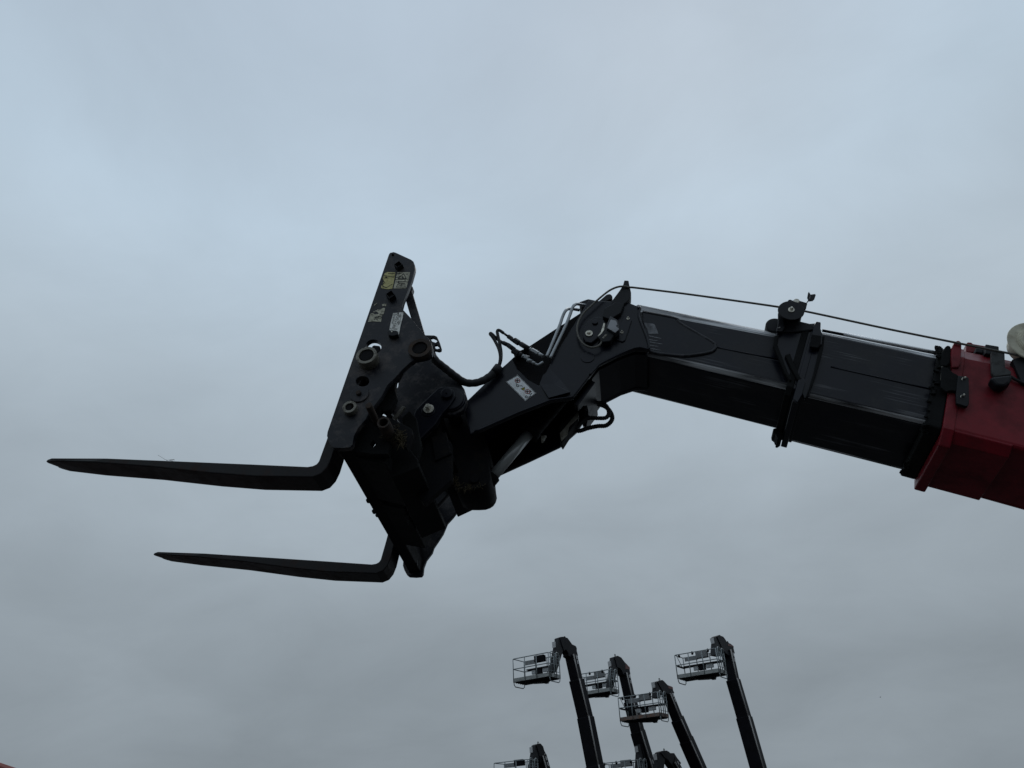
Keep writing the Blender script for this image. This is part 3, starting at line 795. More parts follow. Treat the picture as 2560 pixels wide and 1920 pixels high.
# little square caps on the plate
for sq in (((940, 285), (1005, 235), (1040, 262), (1052, 290), (985, 332), (955, 325)), ((845, 625), (915, 572), (945, 600), (965, 640), (895, 690), (875, 672))):
    cx_ = sum(p[0] for p in sq) / len(sq); cy_ = sum(p[1] for p in sq) / len(sq)
    c4 = [(sq[0][0], sq[0][1] - 5), (sq[1][0], sq[1][1]), (sq[3][0] - 8, sq[3][1] - 12), (sq[4][0] - 5, sq[4][1] - 15)]
    plate('square_socket', zA(*c4), WP - 0.022, 0.022, M['plastic'], e1_, holes=[zA(*[(cx_ - 6 + (x - cx_ + 6) * 0.8, cy_ - 8 + (y - cy_ + 8) * 0.8) for x, y in c4])], bevel=0.0015)
    plate('socket_core', zA(*c4), WP - 0.006, 0.006, M['ink'], e1_, wref=WP - 0.022, bevel=0)
disc('cap_hole', zA((932, 174))[0], WP + 0.006, 0.006, 0.012, M['dusty'], e1_)
# shaft and its collar
sc_ = zA((625, 1325))[0]
mb = MB(); q = P(sc_, -0.10)
mb.tube([Vector((q.x, Y0 + WP + 0.0, q.z)), Vector((q.x, Y0 + WP + CW + 0.04, q.z))], 0.0285, 24)
mb.build('fork_shaft', M['dusty'], car)
mb = MB(); mb.prism(circ((q.x, q.z), 0.041, 40), Y0 - 0.10, Y0 + WP + 0.001, [circ((q.x, q.z), 0.0295, 40)])
mb.build('shaft_collar', M['steel'], car, 0.002)
disc('shaft_end', sc_, -0.096, 0.0285, 0.05, M['dusty'], car, bevel=0.003)
plate('shaft_lock', zA((690, 1222), (715, 1210), (780, 1218), (790, 1290), (730, 1330), (690, 1280)), WP + 0.006, 0.02, M['dusty'], car)
# pivot boss, upper right
b0 = disc('pivot_boss', zA((1240, 1240))[0], WP - 0.018, 0.046, 0.022, M['rust'], car, hole=0.030, bevel=0.005, n=40)
disc('boss_pin', zA((1232, 1235))[0], WP - 0.012, 0.031, 0.02, M['dusty'], b0)
# lower bosses
d1 = disc('bolted_disc', zB((545, 300))[0], WP - 0.006, 0.036, 0.008, M['carriage'], car)
disc('bolt_stub', zB((530, 275))[0], WP - 0.016, 0.010, 0.012, M['rust'], d1)
pn = disc('locking_pin', zB((430, 445))[0], WP - 0.022, 0.0265, 0.026, M['steel'], car, hole=0.0165)
disc('pin_core', zB((405, 455))[0], WP - 0.018, 0.0175, 0.02, M['dusty'], pn)
mb = MB(); q0 = P(zB((650, 428))[0], WP - 0.085)
mb.tube([q0, q0 + Vector((0, 0.12, 0))], 0.0128, 20)
mb.build('latch_peg', M['rust'], car, 0.002)
mb = MB(); q1 = P(zB((822, 625))[0], WP - 0.03)
mb.prism(circ((q1.x, q1.z), 0.0235, 32), q1.y, q1.y + 0.14, [circ((q1.x, q1.z), 0.0165, 32)])
mb.build('latch_sleeve', M['rust'], car, 0.002)
plate('sleeve_core', zB((770, 560), (870, 570), (890, 660), (800, 680), (750, 640)), WP + 0.05, 0.02, M['dusty'], car)
plate('latch_bracket', zB((740, 470), (760, 520), (950, 590), (1150, 700), (1160, 770), (1090, 930), (900, 780), (740, 690), (640, 590), (660, 500)), WP + 0.06, 0.03, M['dusty'], car, bevel=0.004)
# brace behind the plate and two-hole tab
plate('brace_bar', zA((1128, 498), (1162, 542), (1150, 582), (1300, 1092), (1330, 1180), (1230, 1100), (1140, 900), (1078, 688)), 0.0, 0.03, M['carriage'], car, bevel=0.002)
tab = zA((1300, 1095), (1410, 1098), (1440, 1112), (1472, 1180), (1492, 1245), (1488, 1268), (1465, 1278), (1415, 1268), (1410, 1340), (1380, 1360), (1330, 1300))
th1 = zA((1362, 1130), (1395, 1122), (1432, 1140), (1444, 1165), (1425, 1182), (1385, 1168))
th2 = zA((1415, 1210), (1440, 1205), (1466, 1230), (1470, 1250), (1440, 1255), (1416, 1240))
plate('two_hole_tab', tab, 0.02, 0.012, M['plastic'], car, holes=[th1, th2], bevel=0.0015)
# cross members between the end plates; hidden ones coloured near-black for shade
def member(name, pts, w0, w1, m, wref=0.0):
    mb = MB(); mb.prism(xz(pts, wref), Y0 + w0, Y0 + w1)
    return mb.build(name, m, car, 0.004)
WI0, WI1 = WP + TP - 0.004, WP + CW - TP + 0.004
member('lower_cross_member', [(850, 1133), (868, 1078), (882, 1046), (890, 1058), (894, 1100), (886, 1130)], WI0, WI1, M['dusty'])
member('rear_cross_member', [(946, 1116), (941, 1088), (990, 1062), (1028, 1112), (1032, 1132), (960, 1160)], 0.10, 0.60, M['grease_and_shade'])
member('web_plate', [(880, 1104), (925, 1116), (965, 1118), (960, 1150), (880, 1130)], 0.032, 0.355, M['grease_and_shade'])
member('web_plate', [(880, 1050), (960, 1060), (985, 1070), (945, 1140), (880, 1130)], 0.40, WI1 - 0.3, M['grease_and_shade'])
member('hanger_plate', [(985, 1000), (1005, 980), (1022, 1000), (1035, 1070), (1022, 1112), (985, 1070)], 0.12, 0.15, M['grease_and_shade'])
member('rear_tie_member', [(1040, 1000), (1080, 985), (1095, 1040), (1050, 1060)], 0.26, 0.74, M['dusty'])
plate('hanger_web', [(990, 1075), (1040, 1050), (1090, 1060), (1130, 1110), (1130, 1200), (1060, 1260), (1010, 1200)], 0.27, 0.03, M['dusty'], car)
plate('latch_mount', [(905, 1040), (945, 1068), (978, 1090), (970, 1135), (930, 1135), (880, 1128), (884, 1095)], 0.0, 0.03, M['grease_and_shade'], car, holes=[[(933, 1100), (941, 1109), (932, 1119), (925, 1111)]], bevel=0.001)
plate('inner_bracket', zB((1040, 20), (990, 108), (966, 130), (956, 200), (956, 245), (975, 330), (900, 480), (832, 500), (800, 482), (775, 520), (700, 560), (620, 600), (730, 400), (800, 318), (870, 185), (960, 95)), 0.0, 0.03, M['grease_and_shade'], car)
plate('pale_gusset', zC((810, 420), (790, 520), (780, 600), (890, 830), (910, 700), (900, 600)), 0.46, 0.01, M['grey'], car, bevel=0.001)
plate('pale_gusset', zC((905, 1185), (975, 1170), (1010, 1260), (1015, 1400), (990, 1380)), 0.98, 0.01, M['grey'], car, bevel=0.001)
for k, (c, r_) in enumerate((((325, 515), 0.011), ((405, 665), 0.011), ((450, 715), 0.009))):
    mb = MB(); q = P(zC(c)[0], 0.36 + 0.14 * k)
    mb.tube([q + Vector((-0.004, 0, -0.002)), q, q + Vector((0.03, 0, 0.02))], [r_ * 0.6, r_, r_], 12)
    mb.build('stop_bolt', M['dusty'], car, 0.002)

# ------------------------------------------------------------------ stickers (flat print)
class Quad:
    def __init__(s, pts, w):
        s.p = pts; s.w = w
    def __call__(s, u, v):
        a, b, c, d = s.p
        return tuple((a[i] * (1 - u) + b[i] * u) * (1 - v) + (d[i] * (1 - u) + c[i] * u) * v for i in (0, 1))
    def poly(s, mb, uv, lift=0.0004):
        pp = xz([s(*q) for q in uv], s.w)
        mb.prism(pp, Y0 + s.w - lift - 0.0004, Y0 + s.w - lift + 0.0004)
    def stroke(s, mb, uv, wd, closed=False, lift=0.0006, asp=1.0):
        pts = list(uv) + ([uv[0]] if closed else [])
        for (x0, y0), (x1, y1) in zip(pts, pts[1:]):
            dx_, dy_ = (x1 - x0), (y1 - y0) / asp
            L = math.hypot(dx_, dy_) or 1
            nx, ny = -dy_ / L * wd / 2, dx_ / L * wd / 2 * asp
            s.poly(mb, [(x0 + nx, y0 + ny), (x1 + nx, y1 + ny), (x1 - nx, y1 - ny), (x0 - nx, y0 - ny)], lift)
    def ring(s, mb, c, r, wd, asp, n=18):
        s.stroke(mb, [(c[0] + r * math.cos(2 * math.pi * k / n), c[1] + r * asp * math.sin(2 * math.pi * k / n)) for k in range(n)], wd, True, asp=asp)
def sticker(name, pts, w, m, parent, label=None):
    o = plate(name, pts, w - 0.0012, 0.0012, m, parent, bevel=0.0)
    if label:
        o['label'] = label
    return o
def prints(mb, m, parent):
    return mb.build('print', m, parent)

# yellow half, torn
yl = sticker('warning_sticker', zA((835, 385), (870, 368), (960, 372), (948, 450), (925, 560), (870, 566), (800, 555), (795, 540), (830, 470), (815, 440)), WP, M['yellow'], e1_, 'torn yellow warning sticker')
Q = Quad(zA((830, 370), (960, 370), (925, 565), (795, 560)), WP - 0.0012)
mb = MB()
Q.stroke(mb, [(0.05, 0.19), (0.35, 0.24), (0.6, 0.26), (0.98, 0.30)], 0.035, asp=0.66)
Q.stroke(mb, [(0.4, 0.08), (0.7, 0.09), (0.98, 0.08)], 0.03, asp=0.66)
Q.stroke(mb, [(0.05, 0.70), (0.12, 0.86), (0.5, 0.94)], 0.06, asp=0.66)
Q.stroke(mb, [(0.5, 0.92), (0.95, 0.70)], 0.03, asp=0.66)
Q.stroke(mb, [(0.0, 0.50), (0.2, 0.60), (0.1, 0.75)], 0.05, asp=0.66)
Q.stroke(mb, [(0.15, 0.30), (0.3, 0.28), (0.25, 0.36), (0.4, 0.33)], 0.05, asp=0.66)
prints(mb, M['ink'], yl)
wl = sticker('pictogram_sticker', zA((985, 372), (1130, 370), (1118, 440), (1085, 555), (940, 558), (965, 450)), WP, M['cream'], e1_, 'dirty cream pictogram sticker')
Q = Quad(zA((985, 372), (1130, 370), (1085, 555), (940, 558)), WP - 0.0012)
mb = MB()
Q.stroke(mb, [(0.52, 0.09), (0.82, 0.40), (0.18, 0.40)], 0.045, True, asp=0.74)
Q.stroke(mb, [(0.42, 0.33), (0.52, 0.26), (0.50, 0.34), (0.62, 0.35)], 0.05, asp=0.74)
Q.stroke(mb, [(0.0, 0.10), (0.25, 0.07), (0.4, 0.05)], 0.045, asp=0.74)
Q.stroke(mb, [(0.0, 0.33), (0.2, 0.28), (0.3, 0.22)], 0.03, asp=0.74)
Q.stroke(mb, [(0.0, 0.45), (1.0, 0.44)], 0.03, asp=0.74)
Q.stroke(mb, [(0.25, 0.60), (0.75, 0.58)], 0.045, asp=0.74)
Q.ring(mb, (0.27, 0.60), 0.05, 0.05, 0.74, 8)
Q.ring(mb, (0.80, 0.58), 0.06, 0.03, 0.74, 8)
Q.stroke(mb, [(0.2, 0.90), (0.25, 0.74), (0.5, 0.68), (0.8, 0.72), (0.88, 0.88)], 0.03, asp=0.74)
Q.stroke(mb, [(0.35, 0.80), (0.75, 0.79)], 0.03, asp=0.74); Q.stroke(mb, [(0.55, 0.70), (0.56, 0.90)], 0.03, asp=0.74)
Q.stroke(mb, [(0.2, 0.93), (0.95, 0.92)], 0.025, asp=0.74)
prints(mb, M['ink'], wl)
# half-lost white sticker
ws_ = sticker('peeled_sticker', zA((645, 942), (672, 852), (700, 838), (720, 858), (770, 850), (742, 815), (755, 800), (790, 800), (815, 782), (842, 785), (826, 850), (808, 860), (795, 942), (700, 938)), WP, M['cream'], e1_, 'half peeled pale sticker')
Q = Quad(zA((672, 850), (830, 850), (795, 942), (645, 942)), WP - 0.0012)
mb = MB()
Q.stroke(mb, [(0.42, 0.75), (0.5, 0.4), (0.62, 0.55), (0.7, 0.25)], 0.06, asp=0.6)
Q.stroke(mb, [(0.38, 0.45), (0.55, 0.35), (0.8, 0.3)], 0.05, asp=0.6)
Q.stroke(mb, [(0.55, 0.65), (0.72, 0.8)], 0.05, asp=0.6)
Q.ring(mb, (0.8, 0.5), 0.12, 0.025, 0.9, 12)
Q.stroke(mb, [(0.7, 0.0), (0.75, 0.1), (0.9, 0.05)], 0.06, asp=0.6)
prints(mb, M['ink'], ws_)
for frag in (((805, 745), (830, 735), (858, 735), (850, 762), (830, 755), (815, 762)), ((705, 823), (718, 818), (722, 830), (710, 834)), ((730, 812), (745, 812), (742, 826), (732, 824)), ((715, 745), (745, 725), (752, 735), (722, 755))):
    sticker('sticker_scrap', zA(*frag), WP, M['cream'], e1_)
# riveted type plate with rows of small print, its lower edge under a black clip
tp = sticker('type_plate', zA((935, 842), (1052, 832), (1046, 890), (1020, 985), (1002, 1090), (985, 1065), (965, 1045), (890, 1040), (905, 960)), WP - 0.001, M['platealu'], e1_, 'aluminium type plate with rows of small print')
Q = Quad(zA((938, 842), (1050, 833), (1000, 1045), (892, 1040)), WP - 0.0022)
mb = MB()
rnd = random.Random(11)
for k in range(9):                            # columns of print run along the plate's long side
    u = 0.10 + k * 0.095
    v = 0.06
    while v < 0.93:
        l_ = rnd.uniform(0.05, 0.16)
        if rnd.random() < 0.78:
            Q.stroke(mb, [(u, v), (u, min(0.95, v + l_))], 0.030, asp=0.55)
        v += l_ + rnd.uniform(0.02, 0.06)
Q.ring(mb, (0.5, 0.04), 0.04, 0.05, 0.55, 8)
prints(mb, M['ink'], tp)
cl_ = plate('plate_clip', zA((872, 1038), (895, 1030), (905, 1045), (975, 1040), (985, 1050), (990, 1090), (930, 1105), (880, 1098), (868, 1060)), WP - 0.02, 0.02, M['plastic'], e1_, bevel=0.003)
disc('clip_rivet', zA((918, 1055))[0], WP - 0.022, 0.003, 0.004, M['zinc'], cl_, n=12)
# safety sticker on the boom head
SD = zD((530, 1252), (655, 1178), (852, 1374), (736, 1456))
sd = sticker('safety_sticker', SD, WN, M['white'], head, 'white safety sticker with pictograms')
Q = Quad([SD[0], SD[3], SD[2], SD[1]], WN - 0.0012)   # u along the long side, v across
AS = 2.0
ink, rd, ylw = MB(), MB(), MB()
Q.stroke(ink, [(0.015, 0.03), (0.985, 0.03), (0.985, 0.97), (0.015, 0.97)], 0.012, True, asp=AS)
for cx, cy in ((0.20, 0.68), (0.76, 0.62)):
    Q.ring(rd, (cx, cy), 0.085, 0.018, AS, 20)
    Q.stroke(rd, [(cx - 0.06, cy - 0.12), (cx + 0.06, cy + 0.12)], 0.018, asp=AS)
    Q.stroke(ink, [(cx + 0.05, cy - 0.10), (cx - 0.01, cy), (cx - 0.05, cy + 0.06)], 0.03, asp=AS)
    Q.stroke(ink, [(cx - 0.01, cy), (cx + 0.03, cy + 0.10)], 0.022, asp=AS)
    Q.stroke(ink, [(cx + 0.0, cy - 0.05), (cx - 0.04, cy - 0.08)], 0.022, asp=AS)
Q.ring(ink, (0.37, 0.42), 0.042, 0.020, AS, 16)
Q.ring(ink, (0.90, 0.28), 0.042, 0.020, AS, 16)
Q.stroke(ink, [(0.25, 0.48), (0.30, 0.42), (0.325, 0.46)], 0.016, asp=AS)
Q.stroke(ink, [(0.42, 0.52), (0.45, 0.64), (0.50, 0.62)], 0.018, asp=AS)
Q.stroke(ink, [(0.95, 0.36), (0.97, 0.52), (0.93, 0.60)], 0.018, asp=AS)
Q.stroke(ink, [(0.86, 0.58), (0.92, 0.66), (0.90, 0.78)], 0.024, asp=AS)
Q.stroke(ink, [(0.76, 0.86), (0.80, 0.80), (0.85, 0.88)], 0.018, asp=AS)
Q.stroke(ink, [(0.82, 0.80), (0.86, 0.74)], 0.02, asp=AS)
for t_, m_ in (([(0.53, 0.42), (0.66, 0.50), (0.56, 0.72)], 'y'),):
    Q.poly(ylw, t_, 0.0005)
Q.stroke(ink, [(0.53, 0.42), (0.66, 0.50), (0.56, 0.72)], 0.010, True, lift=0.0011, asp=AS)
Q.stroke(ink, [(0.57, 0.50), (0.585, 0.62)], 0.014, lift=0.0011, asp=AS)
prints(ink, M['ink'], sd); prints(rd, M['inkred'], sd); prints(ylw, M['inkyellow'], sd)

# ------------------------------------------------------------------ pallet forks
prof = zH((70, 126), (86, 114), (118, 108), (500, 122), (950, 140), (1500, 163), (1858, 179), (1893, 173), (1918, 161), (1933, 142), (1985, 0)) + \
    [(880, 912), (893, 898), (915, 896), (922, 912)] + \
    zH((2060, -8), (2046, 45), (2020, 125), (1990, 185), (1950, 228), (1893, 250), (1500, 244), (1200, 221), (800, 178), (400, 148), (150, 133), (100, 130))
def fork(w, label):
    mb = MB()
    pz = xz(prof, 0.0)
    n = len(pz)
    FW = 0.105
    tipx = pz[0][0]
    heel = pz[9][0]
    # sections across the width so the tip narrows in plan
    cuts = [0.0, 0.012, FW - 0.012, FW]
    vs = []
    for ci, cy in enumerate(cuts):
        for i, (x, z) in enumerate(pz):
            near = max(0.0, 1 - (x - tipx) / 0.16)
            inset = near * near * 0.020
            y = cy + (inset if ci < 2 else -inset * 1.6)
            back = 0.0
            if x - tipx < 0.10 and ci >= 2:
                back = (1 - (x - tipx) / 0.10) * 0.02
            vs.append(Vector((x + back, Y0 + w + y, z)))
    fs = []
    for c_i in range(3):
        for i in range(n):
            a, b = c_i * n + i, c_i * n + (i + 1) % n
            fs.append((b, a, a + n, b + n))
    mb.add(vs, fs)
    mb.f.append(list(range(n))); mb.mi.append(0); mb.sm.append(False)
    mb.f.append([3 * n + i for i in reversed(range(n))]); mb.mi.append(0); mb.sm.append(False)
    root = thing('pallet_fork', P((835, 1230), w), label, 'pallet fork', 'pallet forks on the carriage')
    mb.build('blade', M['fork'], root, 0.004)
    mb2 = MB(); q = P(sc_, -0.10)
    mb2.prism(circ((q.x, q.z), 0.048, 28), Y0 + w + 0.004, Y0 + w + FW - 0.004, [circ((q.x, q.z), 0.030, 28)])
    mb2.build('hanger_eye', M['fork'], root, 0.003)
fork(0.0, 'nearer dark steel pallet fork, upper and longer of the two in view')
fork(0.845, 'farther dark steel pallet fork, lower and shorter of the two in view')

# ------------------------------------------------------------------ dry straw caught on the steel
def straw(name, label, spots, n, seed, ln, r=0.0011):
    rn = random.Random(seed)
    mb = MB()
    for k in range(n):
        a, b, w = spots[rn.randrange(len(spots))]
        t = rn.random()
        p = P((a[0] + (b[0] - a[0]) * t + rn.gauss(0, 3), a[1] + (b[1] - a[1]) * t + rn.gauss(0, 3)), w + rn.uniform(-0.012, 0.004))
        d = Vector((rn.gauss(0, 0.5), rn.gauss(-0.2, 0.35), rn.gauss(-0.5, 0.7))).normalized()
        L = rn.uniform(*ln)
        m_ = p + d * L * 0.5 + Vector((rn.gauss(0, 0.004), rn.gauss(0, 0.004), rn.gauss(0, 0.004)))
        mb.tube([p, m_, p + d * L], [r, r, r * 0.5], 4)
    o = mb.build(name, M['straw'], None)
    o['label'] = label; o['category'] = 'straw'; o['kind'] = 'stuff'
straw('dry_straw', 'tuft of dry straw caught below the latch sleeve of the carriage',
      [(zB((960, 700))[0], zB((1040, 830))[0], WP + 0.05), (zB((1000, 760))[0], zB((1050, 900))[0], WP + 0.05), (zB((850, 740))[0], zB((960, 760))[0], WP + 0.05)], 120, 5, (0.012, 0.035))
straw('dry_straw', 'dry straw lying along the bottom rim of the tilt lever',
      [(zG((120, 1310))[0], zG((300, 1300))[0], 0.40), (zG((250, 1315))[0], zG((480, 1260))[0], 0.40), (zG((60, 1160))[0], zG((150, 1300))[0], 0.40)], 110, 6, (0.008, 0.022))
mb = MB()
for pts in (((850, 102), (895, 130), (915, 138)), ((905, 138), (935, 133), (962, 131)), ((925, 137), (950, 142), (945, 146)), ((930, 136), (955, 134), (960, 138))):
    mb.tube([P(p, 0.05) for p in zH(*pts)], 0.0006, 4)
o = mb.build('straw_wisp', M['straw'], None)
o['label'] = 'single thin straw wisp lying on top of the nearer fork'; o['category'] = 'straw'

# ------------------------------------------------------------------ boom lifts in the yard behind
BX = Vector((0.869, -0.485, -0.090)).normalized()
BY = Vector((0.49, 0.868, 0.08)); BY = (BY - BX * BY.dot(BX)).normalized()
BZ = BX.cross(BY).normalized()
HS = Vector((0.49, 0.87, 0)).normalized()     # boom plane runs back and to the right
HL = Vector((HS.y, -HS.x, 0))
def rail(mb, pts, r=0.019, n=6):
    mb.tube(pts, r, n)
def lift(lfb, dist, head_px, jib_px, knee, foot_px, label, L=2.2, H=1.08, toe='toe', variant=0, redk=False, boomw=0.225, basket_only_top=False):
    """lfb: photo point of the basket's left front bottom corner, dist metres from the camera.
    head_px: knuckle outline; jib_px: (upper-left, upper-right, lower-right, lower-left); knee: boom points down the sky"""
    d = rayw(*lfb).normalized()
    o = CAM + d * dist
    W = 0.9
    c = lambda x, y, z: o + BX * (x * L) + BY * (y * W) + BZ * (z * H)
    org = c(0.85, 1.15, 0.5)
    nrm = HL
    foot3 = on_plane(foot_px[-1], org, nrm)
    prev3 = on_plane(foot_px[-2], org, nrm)
    dirn = (foot3 - prev3).normalized()
    gnd = foot3 + dirn * ((foot3.z - 1.2) / -dirn.z) if dirn.z < 0 else foot3
    root = thing('boom_lift', Vector((gnd.x, gnd.y, 0)), label, 'boom lift', 'boom lifts parked behind')
    B = bpy.data.objects.new('basket', None); col.objects.link(B); B.parent = root
    # --- rails
    def R_(name, pts, r=0.023):
        mb = MB(); mb.tube(pts, r, 6); return mb.build(name, M['rail'], B)
    def loop(name, zz, r=0.023):
        mb = MB()
        rr = 0.05
        cs = [(0, 0), (1, 0), (1, 1), (0, 1)]
        pts = []
        for i, (x, y) in enumerate(cs):
            px_, py_ = cs[i - 1]; nx_, ny_ = cs[(i + 1) % 4]
            fx = rr / L; fy = rr / W
            pin = (x + (fx if px_ > x else -fx if px_ < x else 0), y + (fy if py_ > y else -fy if py_ < y else 0))
            pout = (x + (fx if nx_ > x else -fx if nx_ < x else 0), y + (fy if ny_ > y else -fy if ny_ < y else 0))
            pts += [c(pin[0], pin[1], zz), c(pout[0], pout[1], zz)]
        mb.tube(pts + [pts[0]], r, 6)
        return mb.build(name, M['rail'], B)
    loop('top_rail', 1.0)
    loop('mid_rail', 0.55)
    for (x, y) in ((0, 0), (0.33, 0), (0.66, 0), (1, 0), (1, 1), (0.66, 1), (0.33, 1), (0, 1), (1, 0.5)):
        R_('post', [c(x, y, -0.02), c(x, y, 1.0)])
    # hoops under both ends
    for x in (0.0, 1.0):
        R_('skid_hoop', [c(x, 0.02, 0), c(x, 0.05, -0.12), c(x, 0.14, -0.19), c(x, 0.84, -0.19), c(x, 0.95, -0.12), c(x, 0.98, 0)])
    # toe boards, floor and underframe
    def slab(name, p, m, bev=0.0):
        mb = MB()
        a, b, cc, dd, t = p
        mb.extrude([a, b, cc, dd], t)
        return mb.build(name, m, B, bev)
    th = BZ * 0.165
    slab('toe_board', (c(0, 0, 0), c(1, 0, 0), c(1, 0.025, 0), c(0, 0.025, 0), th), M[toe])
    slab('toe_board', (c(0, 0.975, 0), c(1, 0.975, 0), c(1, 1, 0), c(0, 1, 0), th), M[toe])
    slab('toe_board', (c(0, 0.03, 0), c(0.012, 0.03, 0), c(0.012, 0.97, 0), c(0, 0.97, 0), th), M[toe])
    slab('toe_board', (c(0.988, 0.03, 0), c(1, 0.03, 0), c(1, 0.97, 0), c(0.988, 0.97, 0), th), M[toe])
    slab('floor', (c(0.01, 0.02, -0.02), c(0.99, 0.02, -0.02), c(0.99, 0.98, -0.02), c(0.01, 0.98, -0.02), BZ * 0.03), M['liftgrey'])
    for k in range(5):
        y = 0.12 + 0.19 * k
        slab('floor_bearer', (c(0.02, y, -0.05), c(0.98, y, -0.05), c(0.98, y + 0.05, -0.05), c(0.02, y + 0.05, -0.05), BZ * 0.05), M['liftblack'])
    mb = MB()
    mb.extrude([c(0.25, 0.35, -0.03), c(0.80, 0.30, -0.03), c(0.80, 0.30, -0.13), c(0.62, 0.30, -0.15), c(0.36, 0.35, -0.10)], BY * 0.35)
    mb.build('underframe', M['liftblack'], B, 0.01)
    slab('underframe_knob', (c(0.72, 0.4, -0.20), c(0.80, 0.4, -0.20), c(0.80, 0.6, -0.20), c(0.72, 0.6, -0.20), BZ * 0.1), M['liftblack'])
    # inside: control console, side boxes, tray and mesh boards on the rear rail
    slab('rear_board', (c(0.05, 0.94, 0.82), c(0.37, 0.94, 0.82), c(0.37, 0.97, 0.82), c(0.05, 0.97, 0.82), BZ * 0.20), M['panel'])
    slab('control_console', (c(0.36, 0.80, 0.86), c(0.64, 0.80, 0.86), c(0.64, 1.0, 0.84), c(0.36, 1.0, 0.84), BZ * 0.28 - BY * 0.03), M['panel'] if variant else M['liftblack'], 0.01)
    slab('tool_tray', (c(0.02 if variant else 0.12, 0.80, 0.56), c(0.98, 0.80, 0.56), c(0.98, 0.98, 0.56), c(0.02 if variant else 0.12, 0.98, 0.56), BZ * 0.05), M['liftgrey'])
    slab('side_box', (c(0.25, 0.86, 0.36), c(0.36, 0.86, 0.36), c(0.36, 0.98, 0.36), c(0.25, 0.98, 0.36), BZ * 0.20), M['panelpale'], 0.01)
    slab('foot_box', (c(0.38, 0.84, 0.33), c(0.54, 0.84, 0.33), c(0.54, 0.98, 0.33), c(0.38, 0.98, 0.33), BZ * 0.25), M['liftblack'], 0.01)
    slab('document_box', (c(0.56, 0.86, 0.38), c(0.73, 0.86, 0.38), c(0.73, 0.98, 0.38), c(0.56, 0.98, 0.38), BZ * 0.20), M['panelpale'], 0.01)
    if variant:
        for x, y in ((0.42, 0.05), (0.80, 0.05), (0.06, 0.2)):
            mb = MB(); mb.tube([c(x, y, 0.90), c(x + 0.01, y, 0.96), c(x, y, 1.05)], [0.04, 0.06, 0.03], 8)
            mb.build('lamp', M['liftblack'], B)
        R_('brace', [c(0, 0.25, 0.98), c(0, 0.75, 0.56)], 0.016)
        slab('side_tray', (c(0.0, 0.1, 0.50), c(0.04, 0.1, 0.50), c(0.04, 0.9, 0.50), c(0, 0.9, 0.50), BZ * 0.06), M['liftgrey'])
    # gate frame at the right end
    for y in (0.12, 0.62):
        R_('gate_post', [c(1.02, y, 0.0), c(1.02, y, 1.02), c(1.02, y + 0.1, 1.08), c(1.02, y + 0.26, 1.06), c(1.02, y + 0.3, 0.9)], 0.024)
    for zz in (0.25, 0.72, 0.84):
        R_('gate_bar', [c(1.0, 0.12, zz), c(1.0, 0.92, zz)], 0.014)
    # --- jib, knuckle, boom
    def solid_px(name, pts, half, m, parent=root, bev=0.015, off=0.0):
        loop_ = [on_plane(p, org + HL * off, nrm) for p in pts]
        mb = MB()
        mb.extrude([p - nrm * half for p in loop_], nrm * (2 * half))
        return mb.build(name, m, parent, bev)
    j = solid_px('jib', jib_px, 0.13, M['liftgrey'])
    kn = solid_px('knuckle', head_px, 0.17, M['liftblack'])
    # eye on top of the knuckle
    tp_ = min((on_plane(p, org, nrm) for p in head_px), key=lambda v: -v.z)
    mb = MB()
    ring = [tp_ + Vector((0, 0, 0.05)) + HS * 0.065 * math.cos(2 * math.pi * k / 12) + Vector((0, 0, 0.065)) * math.sin(2 * math.pi * k / 12) for k in range(13)]
    mb.tube(ring, 0.018, 6)
    mb.build('lifting_eye', M['liftgrey'], kn)
    if redk:
        solid_px('red_cover', redk, 0.18, M['liftred'], kn, 0.01)
    # label plate on the jib's front
    a, b = on_plane(jib_px[0], org, nrm), on_plane(jib_px[3], org, nrm)
    lp = a.lerp(b, 0.22)
    mb = MB(); mb.box(lp - HS * 0.14, HL * 0.09, HS * 0.02, Vector((0, 0, 0.14)))
    mb.build('jib_label_plate', M['label'], j, 0.005)
    pts = [on_plane(p, org, nrm) for p in knee]
    pts.append(pts[-1] + (pts[-1] - pts[-2]).normalized() * max(0.0, (pts[-1].z - 1.2) / max(0.05, -(pts[-1] - pts[-2]).normalized().z)))
    bw = [boomw * f for f in (1.0, 1.0, 1.22, 1.22)]
    for k in range(len(pts) - 1):
        a, b = pts[k], pts[k + 1]
        ax = (b - a).normalized()
        up = nrm.cross(ax).normalized()
        mb = MB()
        w_ = boomw * (1.0 if k == 0 else 1.2 + 0.12 * (k - 1))
        hh = w_ * 1.12
        a2 = a - ax * (0.0 if k == 0 else 0.12)
        mb.box((a2 + b) / 2, ax * ((b - a2).length / 2), nrm * w_, up * hh)
        mb.build('boom_section', M['liftblack'], root, 0.03)
        mb = MB()
        lo_ = up if up.dot(HS) < 0 else -up
        sd_ = nrm * (w_ + 0.03) + lo_ * hh * 0.72
        mb.tube([a2 + sd_, b + sd_], 0.034, 6)
        mb.build('side_pipe', M['hosepale'], root)
        for q_ in (0.12, 0.30):
            if k == 0:
                p = a.lerp(b, q_) + nrm * (w_ + 0.01) + up * hh * 0.3
                mb = MB(); mb.box(p, ax * 0.09, nrm * 0.02, up * 0.04)
                mb.build('label_plate', M['label'], root)
    # hose loops over the knuckle
    ax = (pts[1] - pts[0]).normalized()
